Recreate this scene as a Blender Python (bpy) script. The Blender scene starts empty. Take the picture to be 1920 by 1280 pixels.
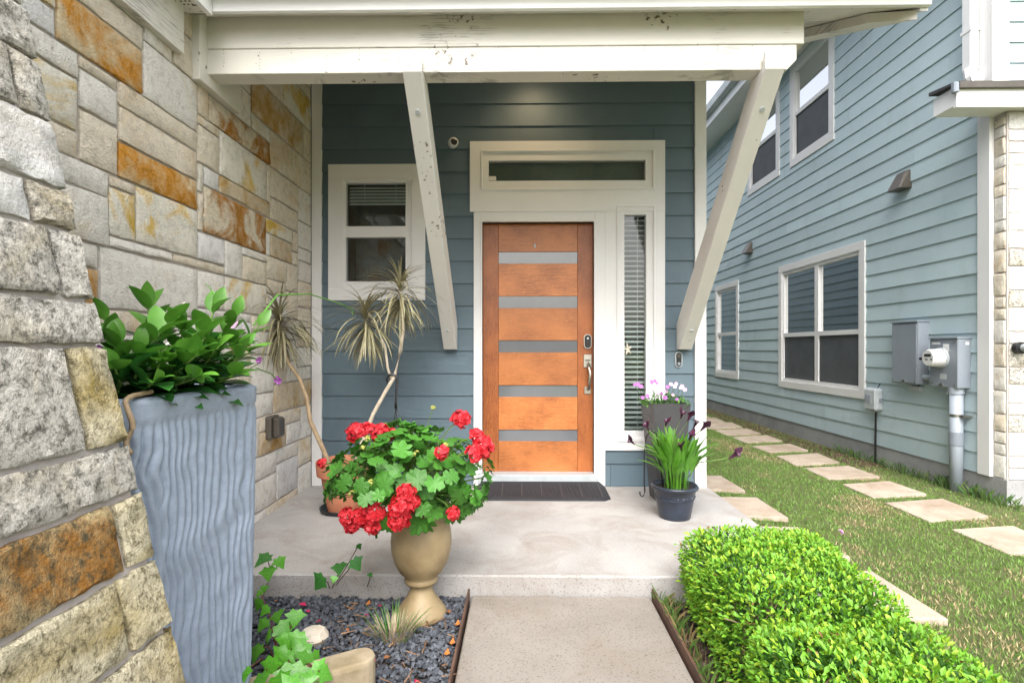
import bpy, bmesh, math, random
from mathutils import Vector, Matrix
random.seed(7)
R = math.radians
scene = bpy.context.scene
COL = scene.collection

# ------------------------------------------------------------------ camera
F, HZ, CX = 1010.0, 652.0, 976.0          # focal in px of 1920 wide, horizon row, vanishing column
H = 1.093
YAW = math.atan((CX-960)/F)
cd = bpy.data.cameras.new('camera'); cam = bpy.data.objects.new('camera', cd); COL.objects.link(cam)
cam.location = (0, 0, H); cam.rotation_euler = (R(90), 0, YAW)
cd.sensor_width = 36; cd.lens = 36*F/1920; cd.shift_y = (HZ-640)/1920
cd.clip_start = .05; cd.clip_end = 500
scene.camera = cam
scene.render.resolution_x, scene.render.resolution_y = 1024, 682
# ------------------------------------------------------------------ sky, sun, exposure
SUN_EL, SUN_AZ = 50, 184         # azimuth clockwise from +Y : light comes from behind and right of the camera
w = bpy.data.worlds.new('World'); scene.world = w; w.use_nodes = True
nt = w.node_tree; bg = nt.nodes['Background']
sky = nt.nodes.new('ShaderNodeTexSky'); sky.sky_type = 'NISHITA'; sky.sun_disc = False
sky.sun_elevation = R(SUN_EL); sky.sun_rotation = R(SUN_AZ); sky.dust_density = 6; sky.air_density = 1.0; sky.ozone_density = 1
hs = nt.nodes.new('ShaderNodeHueSaturation'); hs.inputs['Saturation'].default_value = .34
nt.links.new(sky.outputs[0], hs.inputs['Color']); nt.links.new(hs.outputs[0], bg.inputs[0])
bg.inputs[1].default_value = .15
sd = bpy.data.lights.new('sun', 'SUN'); sd.energy = .62; sd.angle = R(65); sd.color = (1, .98, .95)
so = bpy.data.objects.new('sun', sd); COL.objects.link(so)
az = R(SUN_AZ); el = R(SUN_EL)
sdir = Vector((math.sin(az)*math.cos(el), math.cos(az)*math.cos(el), math.sin(el)))
so.rotation_euler = sdir.to_track_quat('Z', 'Y').to_euler(); so.location = (3, -6, 9)
vs = scene.view_settings; vs.view_transform = 'Standard'; vs.look = 'None'; vs.gamma = 1; vs.use_curve_mapping = False
vs.exposure = 1.57

# ------------------------------------------------------------------ pixel -> place helpers
def ray(px, py):
    u = (px-960)/F; v = (HZ-py)/F
    c, s = math.cos(YAW), math.sin(YAW)
    return Vector((u*c - s, u*s + c, v))
def onY(px, py, Y):
    d = ray(px, py); t = Y/d.y; return Vector((d.x*t, Y, H+d.z*t))
def onX(px, py, X):
    d = ray(px, py); t = X/d.x; return Vector((X, d.y*t, H+d.z*t))
def onZ(px, py, Z):
    d = ray(px, py); t = (Z-H)/d.z; return Vector((d.x*t, d.y*t, Z))

# ------------------------------------------------------------------ materials
def N(t, typ, **kw):
    n = t.nodes.new(typ)
    for k, v in kw.items(): setattr(n, k, v)
    return n
def ramp(t, fac, stops):
    r = N(t, 'ShaderNodeValToRGB'); e = r.color_ramp.elements
    while len(e) < len(stops): e.new(.5)
    for i, (p, c) in enumerate(stops):
        e[i].position = p; e[i].color = (*c, 1) if len(c) == 3 else c
    t.links.new(fac, r.inputs[0]); return r.outputs[0]
def coords(t, stretch=(1,1,1), rnd=True):
    tc = N(t, 'ShaderNodeTexCoord'); mp = N(t, 'ShaderNodeMapping'); mp.inputs['Scale'].default_value = stretch
    t.links.new(tc.outputs['Object'], mp.inputs[0])
    if rnd:
        oi = N(t, 'ShaderNodeObjectInfo'); ml = N(t, 'ShaderNodeMath', operation='MULTIPLY'); ml.inputs[1].default_value = 37.0
        t.links.new(oi.outputs['Random'], ml.inputs[0]); t.links.new(ml.outputs[0], mp.inputs['Location'])
    return mp.outputs[0]
def noise(t, vec, scale, detail=5, rough=.6, dist=0):
    n = N(t, 'ShaderNodeTexNoise'); n.inputs['Scale'].default_value = scale; n.inputs['Detail'].default_value = detail
    n.inputs['Roughness'].default_value = rough; n.inputs['Distortion'].default_value = dist
    t.links.new(vec, n.inputs['Vector']); return n.outputs['Fac']
def mixc(t, fac, a, b, mode='MIX'):
    m = N(t, 'ShaderNodeMix', data_type='RGBA', blend_type=mode)
    for s, v in ((m.inputs[0], fac), (m.inputs[6], a), (m.inputs[7], b)):
        if hasattr(v, 'is_linked'): t.links.new(v, s)
        elif isinstance(v, (int, float)): s.default_value = v
        else: s.default_value = (*v, 1)
    return m.outputs[2]
def newmat(name):
    m = bpy.data.materials.new(name); m.use_nodes = True; t = m.node_tree
    return m, t, t.nodes['Principled BSDF']
def bump(t, p, h, strength=.3, dist=.01):
    b = N(t, 'ShaderNodeBump'); b.inputs['Strength'].default_value = strength; b.inputs['Distance'].default_value = dist
    t.links.new(h, b.inputs['Height']); t.links.new(b.outputs[0], p.inputs['Normal'])
def pmat(name, col, rough=.6, col2=None, vscale=6, stretch=(1,1,1), bs=0, bscale=60, bdist=.004, metal=0, spec=.5, rnd=True, lo=.35, hi=.65, hv=0):
    m, t, p = newmat(name)
    p.inputs['Roughness'].default_value = rough; p.inputs['Metallic'].default_value = metal
    p.inputs['Specular IOR Level'].default_value = spec
    v = coords(t, stretch, rnd)
    c2 = col2 or tuple(c*.8 for c in col)
    c = ramp(t, noise(t, v, vscale), [(lo, c2), (hi, col)])
    if hv:
        oi = N(t, 'ShaderNodeObjectInfo'); hsn = N(t, 'ShaderNodeHueSaturation')
        mr = N(t, 'ShaderNodeMapRange'); mr.inputs['To Min'].default_value = 1-hv; mr.inputs['To Max'].default_value = 1+hv
        t.links.new(oi.outputs['Random'], mr.inputs[0]); t.links.new(mr.outputs[0], hsn.inputs['Value']); t.links.new(c, hsn.inputs['Color'])
        c = hsn.outputs[0]
    t.links.new(c, p.inputs['Base Color'])
    if bs: bump(t, p, noise(t, v, bscale, 4), bs, bdist)
    return m
M = {}
def dirt_paint(name, col, dirt, amount=.62, rough=.5, crack=0):
    """painted wood with sparse dark specks and faint grain"""
    m, t, p = newmat(name); p.inputs['Roughness'].default_value = rough
    v = coords(t, (1,1,1), False)
    sp = noise(t, v, 38, 3, .5); bl = noise(t, v, 3.1, 3)
    mul = N(t, 'ShaderNodeMath', operation='MULTIPLY'); t.links.new(sp, mul.inputs[0]); t.links.new(bl, mul.inputs[1])
    k = ramp(t, mul.outputs[0], [(amount*.62, (0,0,0)), (amount*.62+.05, (1,1,1))])
    base = ramp(t, noise(t, v, 2.3, 4), [(.3, tuple(c*.92 for c in col)), (.7, col)])
    c = mixc(t, k, base, dirt)
    if crack:
        cr = noise(t, coords(t, (2.2, 2.2, 46), False), 2.6, 6, .7, .8); bl2 = noise(t, v, 2.0, 3)
        m2 = N(t, 'ShaderNodeMath', operation='MULTIPLY'); t.links.new(cr, m2.inputs[0]); t.links.new(bl2, m2.inputs[1])
        k2 = ramp(t, m2.outputs[0], [(crack, (0,0,0)), (crack+.06, (.8,.8,.8))]); c = mixc(t, k2, c, tuple(x*.45 for x in col))
    t.links.new(c, p.inputs['Base Color'])
    g = coords(t, (4, 40, 60), False)
    bump(t, p, noise(t, g, 3, 3), .12, .003)
    return m
M['trim'] = dirt_paint('white_trim_paint', (.75,.745,.74), (.45,.42,.38), .80)
M['cream'] = dirt_paint('cream_beam_paint', (.67,.65,.59), (.12,.09,.06), .62, crack=.29)
M['brace'] = dirt_paint('weathered_brace_paint', (.68,.665,.63), (.14,.11,.08), .62)
M['fascia'] = pmat('fascia_white', (.82,.82,.82), .5, (.76,.76,.77), 3)
def siding_mat(name, a, b):
    m, t, p = newmat(name); p.inputs['Roughness'].default_value = .55
    v = coords(t, (1.2,1.2,22)); n = noise(t, v, 5, 6, .65, 1.2)
    c = ramp(t, noise(t, coords(t), 2.0, 3), [(.3, a), (.7, b)])
    oi = N(t, 'ShaderNodeObjectInfo'); hsn = N(t, 'ShaderNodeHueSaturation'); mr = N(t, 'ShaderNodeMapRange'); mr.inputs['To Min'].default_value = .93; mr.inputs['To Max'].default_value = 1.07
    t.links.new(oi.outputs['Random'], mr.inputs[0]); t.links.new(mr.outputs[0], hsn.inputs['Value'])
    g = ramp(t, noise(t, coords(t, (1,1,.35), False), 4.5, 6, .7), [(.30, (.91,.90,.88)), (.45, (1,1,1))])
    c = mixc(t, 1.0, c, g, 'MULTIPLY'); t.links.new(c, hsn.inputs['Color'])
    t.links.new(hsn.outputs[0], p.inputs['Base Color']); bump(t, p, n, .4, .004); return m
M['siding'] = siding_mat('slate_blue_siding', (.086,.130,.160), (.103,.152,.184))
M['siding_n'] = siding_mat('pale_aqua_siding', (.405,.51,.545), (.45,.555,.59))
def limestone(name, base, stain, lo, hi, speck=None, sp_lo=.6, sscale=3.5):
    m, t, p = newmat(name); p.inputs['Roughness'].default_value = .88; p.inputs['Specular IOR Level'].default_value = .2
    v = coords(t)
    big = noise(t, v, sscale, 6, .62, .6); fine = noise(t, v, 26, 8, .7)
    c = ramp(t, fine, [(.28, tuple(x*.68 for x in base)), (.50, base), (.75, tuple(min(.88, x*1.1) for x in base))])
    k = ramp(t, big, [(lo, (0,0,0)), (hi, (1,1,1))])
    s2 = ramp(t, noise(t, v, 13, 8, .75, .4), [(.28, tuple(x*.45 for x in stain)), (.48, stain), (.66, tuple(.55*a+.45*b for a, b in zip(stain, base)))])
    c = mixc(t, k, c, s2)
    if speck:
        k2 = ramp(t, noise(t, v, 48, 10, .82), [(sp_lo-.10, (0,0,0)), (sp_lo+.04, (1,1,1))])
        c = mixc(t, k2, c, speck)
    t.links.new(c, p.inputs['Base Color'])
    h = N(t, 'ShaderNodeMath', operation='ADD'); t.links.new(noise(t, v, 22, 10, .75, .3), h.inputs[0]); t.links.new(noise(t, v, 95, 4, .7), h.inputs[1])
    bump(t, p, h.outputs[0], .9, .016); return m
M['stone_white'] = limestone('white_limestone', (.84,.805,.74), (.74,.62,.44), .55, .78)
M['stone_cream'] = limestone('cream_limestone', (.80,.72,.59), (.68,.50,.28), .52, .74)
M['stone_grey'] = limestone('grey_white_limestone', (.80,.79,.77), (.70,.67,.61), .5, .7, (.38,.37,.35), .68)
M['stone_orange'] = limestone('orange_stained_limestone', (.70,.58,.38), (.60,.27,.035), .40, .53)
M['stone_brown'] = limestone('rust_stained_limestone', (.70,.62,.48), (.42,.19,.035), .42, .52)
M['stone_yellow'] = limestone('yellow_streaked_limestone', (.82,.78,.68), (.74,.50,.11), .52, .63)
M['stone_ochre'] = limestone('ochre_limestone', (.68,.58,.43), (.52,.32,.10), .46, .62)
M['stone_lichen'] = limestone('lichen_specked_limestone', (.66,.63,.57), (.46,.39,.25), .48, .68, (.12,.115,.095), .57)
M['stone_moss'] = limestone('mossy_yellow_limestone', (.66,.60,.43), (.40,.30,.09), .44, .62, (.12,.10,.05), .58)
M['stone_rust'] = limestone('rusty_lichen_limestone', (.56,.48,.28), (.36,.165,.035), .46, .62, (.10,.085,.05), .57)
M['mortar'] = pmat('mortar', (.50,.455,.425), .95, (.40,.36,.335), 20, bs=.6, bscale=90, spec=.1)
def concrete(name, a, b, stain, bsz=1.6, lo=.5):
    m, t, p = newmat(name); p.inputs['Roughness'].default_value = .8; p.inputs['Specular IOR Level'].default_value = .3
    v = coords(t, (1,1,1), False)
    c = ramp(t, noise(t, v, bsz, 6, .6, .4), [(.3, b), (.62, a)])
    k = ramp(t, noise(t, v, 2.7, 7, .65, .8), [(lo, (0,0,0)), (lo+.22, (.75,.75,.75))])
    c = mixc(t, k, c, stain)
    sp = ramp(t, noise(t, v, 150, 2, .5), [(.30, (.58,.55,.52)), (.43, (1,1,1))])
    c = mixc(t, 1.0, c, sp, 'MULTIPLY')
    t.links.new(c, p.inputs['Base Color']); bump(t, p, noise(t, v, 120, 5), .25, .003); return m
M['porch'] = concrete('porch_concrete', (.40,.388,.375), (.305,.295,.285), (.25,.215,.185), lo=.46)
M['walk'] = concrete('walkway_concrete', (.28,.256,.228), (.205,.186,.165), (.22,.185,.15), lo=.47)
M['paver'] = concrete('stepping_stone_concrete', (.45,.375,.30), (.35,.285,.22), (.27,.20,.14), 4, lo=.46)
M['found'] = concrete('foundation_concrete', (.36,.36,.36), (.27,.27,.28), (.22,.22,.22), lo=.5)
def wood(name, a, b, stretch):
    m, t, p = newmat(name); p.inputs['Roughness'].default_value = .38
    v = coords(t, stretch); n = noise(t, v, 6, 8, .7, .5); n2 = noise(t, coords(t), 3.2, 3)
    c = ramp(t, n, [(.32, a), (.6, b)])
    fine = ramp(t, noise(t, coords(t, tuple(x*3 for x in stretch)), 9, 3, .6), [(.38, (.48,.38,.32)), (.56, (1,1,1))]); c = mixc(t, 1.0, c, fine, 'MULTIPLY')
    c = mixc(t, ramp(t, n2, [(.35, (0,0,0)), (.7, (.6,.6,.6))]), c, tuple(x*1.3 for x in b))
    oi = N(t, 'ShaderNodeObjectInfo'); hsn = N(t, 'ShaderNodeHueSaturation'); mr = N(t, 'ShaderNodeMapRange'); mr.inputs['To Min'].default_value = .86; mr.inputs['To Max'].default_value = 1.14
    t.links.new(oi.outputs['Random'], mr.inputs[0]); t.links.new(mr.outputs[0], hsn.inputs['Value']); t.links.new(c, hsn.inputs['Color']); c = hsn.outputs[0]
    t.links.new(c, p.inputs['Base Color']); bump(t, p, n, .15, .002); return m
M['wood_h'] = wood('door_wood_rail', (.25,.072,.017), (.55,.20,.058), (1.6,2,34))
M['wood_v'] = wood('door_wood_stile', (.19,.05,.011), (.37,.118,.030), (34,2,1.6))
def glassmat(name, tint, refl=1.6):
    m = bpy.data.materials.new(name); m.use_nodes = True; t = m.node_tree; t.nodes.remove(t.nodes['Principled BSDF'])
    fr = N(t, 'ShaderNodeFresnel'); fr.inputs[0].default_value = 1.5
    ml = N(t, 'ShaderNodeMath', operation='MULTIPLY', use_clamp=True); ml.inputs[1].default_value = refl; t.links.new(fr.outputs[0], ml.inputs[0])
    tr = N(t, 'ShaderNodeBsdfTransparent'); tr.inputs[0].default_value = (*tint, 1)
    gl = N(t, 'ShaderNodeBsdfGlossy'); gl.inputs['Roughness'].default_value = .015
    mx = N(t, 'ShaderNodeMixShader'); t.links.new(ml.outputs[0], mx.inputs[0]); t.links.new(tr.outputs[0], mx.inputs[1]); t.links.new(gl.outputs[0], mx.inputs[2])
    t.links.new(mx.outputs[0], t.nodes['Material Output'].inputs[0]); return m
M['glass'] = glassmat('window_glass', (.88,.94,.92), 2.0)
M['frost'] = pmat('frosted_door_glass', (.17,.182,.195), .05, (.13,.14,.15), 1.5, spec=1.0)
M['screen'] = pmat('insect_screen', (.085,.092,.10), .6, (.065,.07,.078), 4)
M['dark_in'] = pmat('dim_room', (.12,.13,.13), .9, (.06,.07,.07), 3)
M['room'] = pmat('dim_green_room', (.30,.37,.35), .9, (.2,.26,.24), 3)
M['blind'] = pmat('blind_slat_vinyl', (.74,.78,.76), .5, (.7,.74,.72), 3)
M['black'] = pmat('black_plastic', (.012,.012,.014), .35)
M['rubber'] = pmat('black_rubber', (.022,.024,.030), .7, (.014,.015,.02), 8, bs=.3, bscale=200)
M['nickel'] = pmat('brushed_nickel', (.55,.52,.47), .3, (.5,.47,.42), 9, metal=1)
M['metal_grey'] = pmat('grey_painted_steel', (.24,.27,.31), .45, (.21,.24,.28), 3)
M['pvc'] = pmat('grey_pvc', (.33,.37,.42), .45, (.29,.33,.38), 3)
M['lt_grey'] = pmat('light_grey_plastic', (.48,.52,.54), .4)
M['white_pl'] = pmat('white_plastic', (.75,.75,.75), .35)
M['bronze'] = pmat('bronze_plastic', (.085,.075,.062), .35, (.06,.05,.04), 6)
M['steel_edge'] = pmat('rusty_steel_edging', (.13,.068,.045), .7, (.08,.045,.032), 14)
M['shingle'] = pmat('dark_shingle', (.05,.05,.055), .9, bs=.5)
M['urn'] = pmat('sandstone_urn_glaze', (.35,.265,.145), .5, (.21,.15,.075), 7, bs=.25, bscale=60, rnd=False)
M['terra'] = pmat('terracotta', (.52,.20,.11), .75, (.44,.16,.085), 7)
M['pot_blue'] = pmat('dark_blue_resin', (.018,.022,.032), .32, (.032,.045,.072), 4)
M['pot_grey'] = pmat('charcoal_resin', (.055,.054,.058), .5, (.045,.045,.048), 6)
M['planter'] = pmat('blue_grey_cast_stone', (.32,.38,.47), .75, (.27,.32,.40), 40, bs=.25, bscale=260, rnd=False)
M['trough'] = pmat('weathered_concrete_trough', (.40,.33,.23), .85, (.24,.19,.11), 8, bs=.5, bscale=70, rnd=False)
M['soil'] = pmat('potting_soil', (.035,.025,.018), .95, (.015,.011,.008), 40, bs=1, bscale=60, bdist=.02)
M['mulch'] = pmat('dark_mulch', (.05,.035,.025), .95, (.02,.015,.012), 30, bs=1, bscale=50, bdist=.03)
M['slate'] = pmat('slate_chips', (.075,.082,.095), .6, (.035,.038,.045), 25, rnd=False)
def leafmat(name, a, b, rough=.4, trans=.25, vs=9, hv=.18):
    m, t, p = newmat(name); p.inputs['Roughness'].default_value = rough
    c = ramp(t, noise(t, coords(t), vs, 3), [(.3, a), (.7, b)])
    oi = N(t, 'ShaderNodeObjectInfo'); hsn = N(t, 'ShaderNodeHueSaturation')
    mr = N(t, 'ShaderNodeMapRange'); mr.inputs['To Min'].default_value = 1-hv; mr.inputs['To Max'].default_value = 1+hv
    t.links.new(oi.outputs['Random'], mr.inputs[0]); t.links.new(mr.outputs[0], hsn.inputs['Value']); t.links.new(c, hsn.inputs['Color'])
    t.links.new(hsn.outputs[0], p.inputs['Base Color'])
    tl = N(t, 'ShaderNodeBsdfTranslucent'); t.links.new(hsn.outputs[0], tl.inputs[0])
    mx = N(t, 'ShaderNodeMixShader'); mx.inputs[0].default_value = trans
    t.links.new(p.outputs[0], mx.inputs[1]); t.links.new(tl.outputs[0], mx.inputs[2]); t.links.new(mx.outputs[0], t.nodes['Material Output'].inputs[0]); return m
M['leaf_ger'] = leafmat('geranium_leaf', (.035,.14,.015), (.085,.28,.032), .5, .25, 30, .3)
M['leaf_dark'] = leafmat('glossy_dark_leaf', (.022,.11,.022), (.055,.21,.035), .28)
M['leaf_mid'] = leafmat('fresh_green_leaf', (.07,.22,.025), (.13,.33,.04), .35)
M['leaf_calla'] = leafmat('calla_leaf', (.06,.20,.018), (.14,.36,.035), .35)
M['leaf_ivy'] = leafmat('ivy_leaf', (.06,.24,.018), (.13,.42,.03), .35)
M['leaf_drac'] = leafmat('dracaena_leaf', (.19,.165,.095), (.38,.36,.21), .5, .15, 14)
M['petal_red'] = leafmat('red_petal', (.52,.008,.018), (.86,.055,.075), .5, .3, 55, .1)
M['petal_pur'] = leafmat('purple_petal', (.36,.04,.42), (.62,.30,.62), .5, .25, 30)
M['petal_pink'] = leafmat('pale_pink_petal', (.70,.38,.62), (.80,.62,.75), .5, .25, 30)
M['calla_fl'] = leafmat('black_purple_spathe', (.025,.006,.018), (.075,.016,.05), .35, .05)
M['bud'] = leafmat('yellow_green_bud', (.32,.36,.07), (.5,.5,.14), .5, .2)
M['stem'] = pmat('tan_stem', (.42,.31,.19), .8, (.28,.20,.12), 20)
M['stem_pale'] = pmat('pale_bare_stem', (.62,.54,.42), .8, (.48,.40,.30), 20)
M['stem_green'] = pmat('green_stem', (.12,.22,.04), .6)
M['stem_red'] = pmat('red_brown_stem', (.13,.045,.03), .6)
M['straw'] = pmat('dry_straw', (.50,.42,.30), .8, (.32,.24,.15), 30)
M['rock'] = pmat('white_rock', (.72,.66,.56), .8, (.6,.52,.40), 12, bs=.3)
def vcolmat(name, rough=.55, trans=.2):
    m, t, p = newmat(name); p.inputs['Roughness'].default_value = rough
    a = N(t, 'ShaderNodeVertexColor'); a.layer_name = 'Col'
    t.links.new(a.outputs[0], p.inputs['Base Color'])
    if trans:
        tl = N(t, 'ShaderNodeBsdfTranslucent'); t.links.new(a.outputs[0], tl.inputs[0])
        mx = N(t, 'ShaderNodeMixShader'); mx.inputs[0].default_value = trans
        t.links.new(p.outputs[0], mx.inputs[1]); t.links.new(tl.outputs[0], mx.inputs[2]); t.links.new(mx.outputs[0], t.nodes['Material Output'].inputs[0])
    return m
M['vleaf'] = vcolmat('leaf_by_piece'); M['vchip'] = vcolmat('chip_by_piece', .6, 0)
def lawnmat():
    m, t, p = newmat('lawn_soil'); p.inputs['Roughness'].default_value = .95
    v = coords(t, (1,1,1), False)
    c = ramp(t, noise(t, v, 2.2, 7, .7), [(.36, (.15,.21,.05)), (.57, (.22,.23,.08)), (.74, (.32,.25,.13))])
    f = ramp(t, noise(t, v, 120, 4, .7), [(.3, (.4,.4,.4)), (.65, (1,1,1))])
    t.links.new(mixc(t, 1, c, f, 'MULTIPLY'), p.inputs['Base Color']); bump(t, p, noise(t, v, 90, 6, .8), 1, .03); return m
M['lawn'] = lawnmat()
m, t, p = newmat('lamp_glow'); p.inputs['Emission Color'].default_value = (1, .72, .42, 1); p.inputs['Emission Strength'].default_value = 12; M['glow'] = m

# ------------------------------------------------------------------ mesh helpers
class MB:
    def __init__(s): s.v = []; s.f = []
    def add(s, vs, fs):
        b = len(s.v); s.v += [tuple(x) for x in vs]; s.f += [tuple(b+i for i in f) for f in fs]; return s
    def box(s, x0, x1, y0, y1, z0, z1):
        return s.add([(x0,y0,z0),(x1,y0,z0),(x1,y1,z0),(x0,y1,z0),(x0,y0,z1),(x1,y0,z1),(x1,y1,z1),(x0,y1,z1)],
                     [(0,3,2,1),(4,5,6,7),(0,1,5,4),(1,2,6,5),(2,3,7,6),(3,0,4,7)])
    def hexa(s, p): # 8 points bottom 4 ccw, top 4
        return s.add(p, [(0,3,2,1),(4,5,6,7),(0,1,5,4),(1,2,6,5),(2,3,7,6),(3,0,4,7)])
    def tube(s, pts, rad, n=8):
        pts = [Vector(q) for q in pts]; rings = []
        up = Vector((0,0,1))
        for i, q in enumerate(pts):
            d = (pts[min(i+1, len(pts)-1)] - pts[max(i-1, 0)]).normalized()
            a = d.cross(up if abs(d.z) < .95 else Vector((1,0,0))).normalized(); b = d.cross(a)
            r = rad[i] if isinstance(rad, (list, tuple)) else rad
            rings.append([q + a*r*math.cos(2*math.pi*k/n) + b*r*math.sin(2*math.pi*k/n) for k in range(n)])
        vs = [x for r in rings for x in r]; fs = []
        for i in range(len(rings)-1):
            for k in range(n): fs.append((i*n+k, i*n+(k+1) % n, (i+1)*n+(k+1) % n, (i+1)*n+k))
        fs.append(tuple(range(n))); L = (len(rings)-1)*n; fs.append(tuple(L+k for k in reversed(range(n))))
        return s.add(vs, fs)
    def lathe(s, prof, c=(0,0,0), n=32):
        vs = []; fs = []
        for r, z in prof:
            for k in range(n): vs.append((c[0]+r*math.cos(2*math.pi*k/n), c[1]+r*math.sin(2*math.pi*k/n), c[2]+z))
        for i in range(len(prof)-1):
            for k in range(n): fs.append((i*n+k, i*n+(k+1) % n, (i+1)*n+(k+1) % n, (i+1)*n+k))
        fs.append(tuple(reversed(range(n)))) if prof[0][0] > 1e-5 else None
        return s.add(vs, fs)
    def mesh(s, name, smooth=False):
        me = bpy.data.meshes.new(name); me.from_pydata(s.v, [], s.f); me.update()
        if smooth: me.shade_smooth()
        return me
    def build(s, name, mat, parent=None, smooth=False, bevel=0):
        me = s.mesh(name, smooth); me.materials.append(M[mat])
        o = bpy.data.objects.new(name, me); COL.objects.link(o); attach(o, parent)
        bmx = bmesh.new(); bmx.from_mesh(me); bmesh.ops.recalc_face_normals(bmx, faces=bmx.faces)
        if bevel: bmesh.ops.bevel(bmx, geom=bmx.edges[:], offset=bevel, segments=1, affect='EDGES', clamp_overlap=True)
        bmx.to_mesh(me); bmx.free()
        if smooth: me.shade_smooth()
        return o
def world_loc(o):
    v = Vector((0,0,0))
    while o is not None:
        if o.type == 'EMPTY': v = o.location.copy(); break
        o = o.parent
    return v
def attach(o, parent):
    if parent is None: return
    o.parent = parent
    # meshes hold world coordinates; empties are unrotated
    o.matrix_parent_inverse = Matrix.Translation(-world_loc(parent)) if parent.type == 'EMPTY' else Matrix.Identity(4)
def inst(me, name, parent, mtx):
    o = bpy.data.objects.new(name, me); COL.objects.link(o); attach(o, parent); o.matrix_basis = mtx; return o
def thing(name, label, cat, loc, group=None):
    o = bpy.data.objects.new(name, None); COL.objects.link(o); o.location = loc; o.empty_display_size = .1
    return tag(o, label, cat, group)
def tag(o, label, cat, group=None):
    o['label'] = label; o['category'] = cat
    if group: o['group'] = group
    return o
def struct(o): o['kind'] = 'structure'; return o
def stuff(o): o['kind'] = 'stuff'; return o
def fm(pos, zdir, spin=0, scale=1):
    """matrix with local +Z along zdir"""
    q = Vector(zdir).normalized().to_track_quat('Z', 'Y')
    return Matrix.Translation(pos) @ q.to_matrix().to_4x4() @ Matrix.Rotation(spin, 4, 'Z') @ Matrix.Scale(scale, 4)
def U(a, b): return random.uniform(a, b)

def rects_minus(rect, holes):
    """split a rectangle (u0,u1,z0,z1) around rectangular holes"""
    out = [rect]
    for h in holes:
        nxt = []
        for (a, b, c, d) in out:
            e, f, g, k = max(a, h[0]), min(b, h[1]), max(c, h[2]), min(d, h[3])
            if e >= f-1e-4 or g >= k-1e-4: nxt.append((a, b, c, d)); continue
            if a < e-1e-4: nxt.append((a, e, c, d))
            if f < b-1e-4: nxt.append((f, b, c, d))
            if c < g-1e-4: nxt.append((e, f, c, g))
            if k < d-1e-4: nxt.append((e, f, k, d))
        out = nxt
    return out
EXPO = .1778
def siding(parent, mat, u0, u1, zb, zt, holes, place, joints=3.66):
    """lap boards; place(u, depth, z) -> world point; depth>0 is proud of the wall"""
    k = 0; z = zb
    while z < zt-.01:
        z1 = min(z+EXPO, zt); off = U(0, joints); cuts = [u0]
        c = u0-off+joints
        while c < u1-.25:
            if c > u0+.25: cuts.append(c)
            c += joints
        cuts.append(u1)
        for a, b in zip(cuts, cuts[1:]):
            a2 = a+(.0015 if a > u0 else 0); b2 = b-(.0015 if b < u1 else 0)
            for (p0, p1, q0, q1) in rects_minus((a2, b2, z, z1), holes):
                if p1-p0 < .01 or q1-q0 < .006: continue
                dep = lambda zz: .004 + .013*(z+EXPO-zz)/EXPO
                lo = q0-(.004 if q0 == z else 0)
                MB().hexa([place(p0, 0, lo), place(p0, dep(q0), lo), place(p1, dep(q0), lo), place(p1, 0, lo),
                           place(p0, 0, q1), place(p0, dep(q1), q1), place(p1, dep(q1), q1), place(p1, 0, q1)]).build('siding_board', mat, parent)
        z += EXPO; k += 1
def backing(parent, mat, u0, u1, z0, z1, holes, place, name='wall_sheathing'):
    mb = MB()
    for (a, b, c, d) in rects_minus((u0, u1, z0, z1), holes):
        mb.hexa([place(a, -.1, c), place(a, 0, c), place(b, 0, c), place(b, -.1, c), place(a, -.1, d), place(a, 0, d), place(b, 0, d), place(b, -.1, d)])
    return mb.build(name, mat, parent)
from mathutils import noise as mnoise
# ================================================================== generic wall-mounted helpers
def bx(mb, place, u0, u1, z0, z1, d0, d1):
    return mb.hexa([place(u0,d0,z0), place(u0,d1,z0), place(u1,d1,z0), place(u1,d0,z0), place(u0,d0,z1), place(u0,d1,z1), place(u1,d1,z1), place(u1,d0,z1)])
def frame4(mb, place, o, i, d0, d1):
    bx(mb, place, o[0], o[1], i[3], o[3], d0, d1); bx(mb, place, o[0], o[1], o[2], i[2], d0, d1)
    bx(mb, place, o[0], i[0], i[2], i[3], d0, d1); bx(mb, place, i[1], o[1], i[2], i[3], d0, d1); return mb
def recess(place, r, depth, mat, parent, name='room_interior'):
    a, b, c, d = r
    P = [place(a,-.06,c), place(b,-.06,c), place(b,-.06,d), place(a,-.06,d), place(a,-depth,c), place(b,-depth,c), place(b,-depth,d), place(a,-depth,d)]
    return MB().add(P, [(4,5,6,7),(0,1,5,4),(1,2,6,5),(2,3,7,6),(3,0,4,7)]).build(name, mat, parent)
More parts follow.
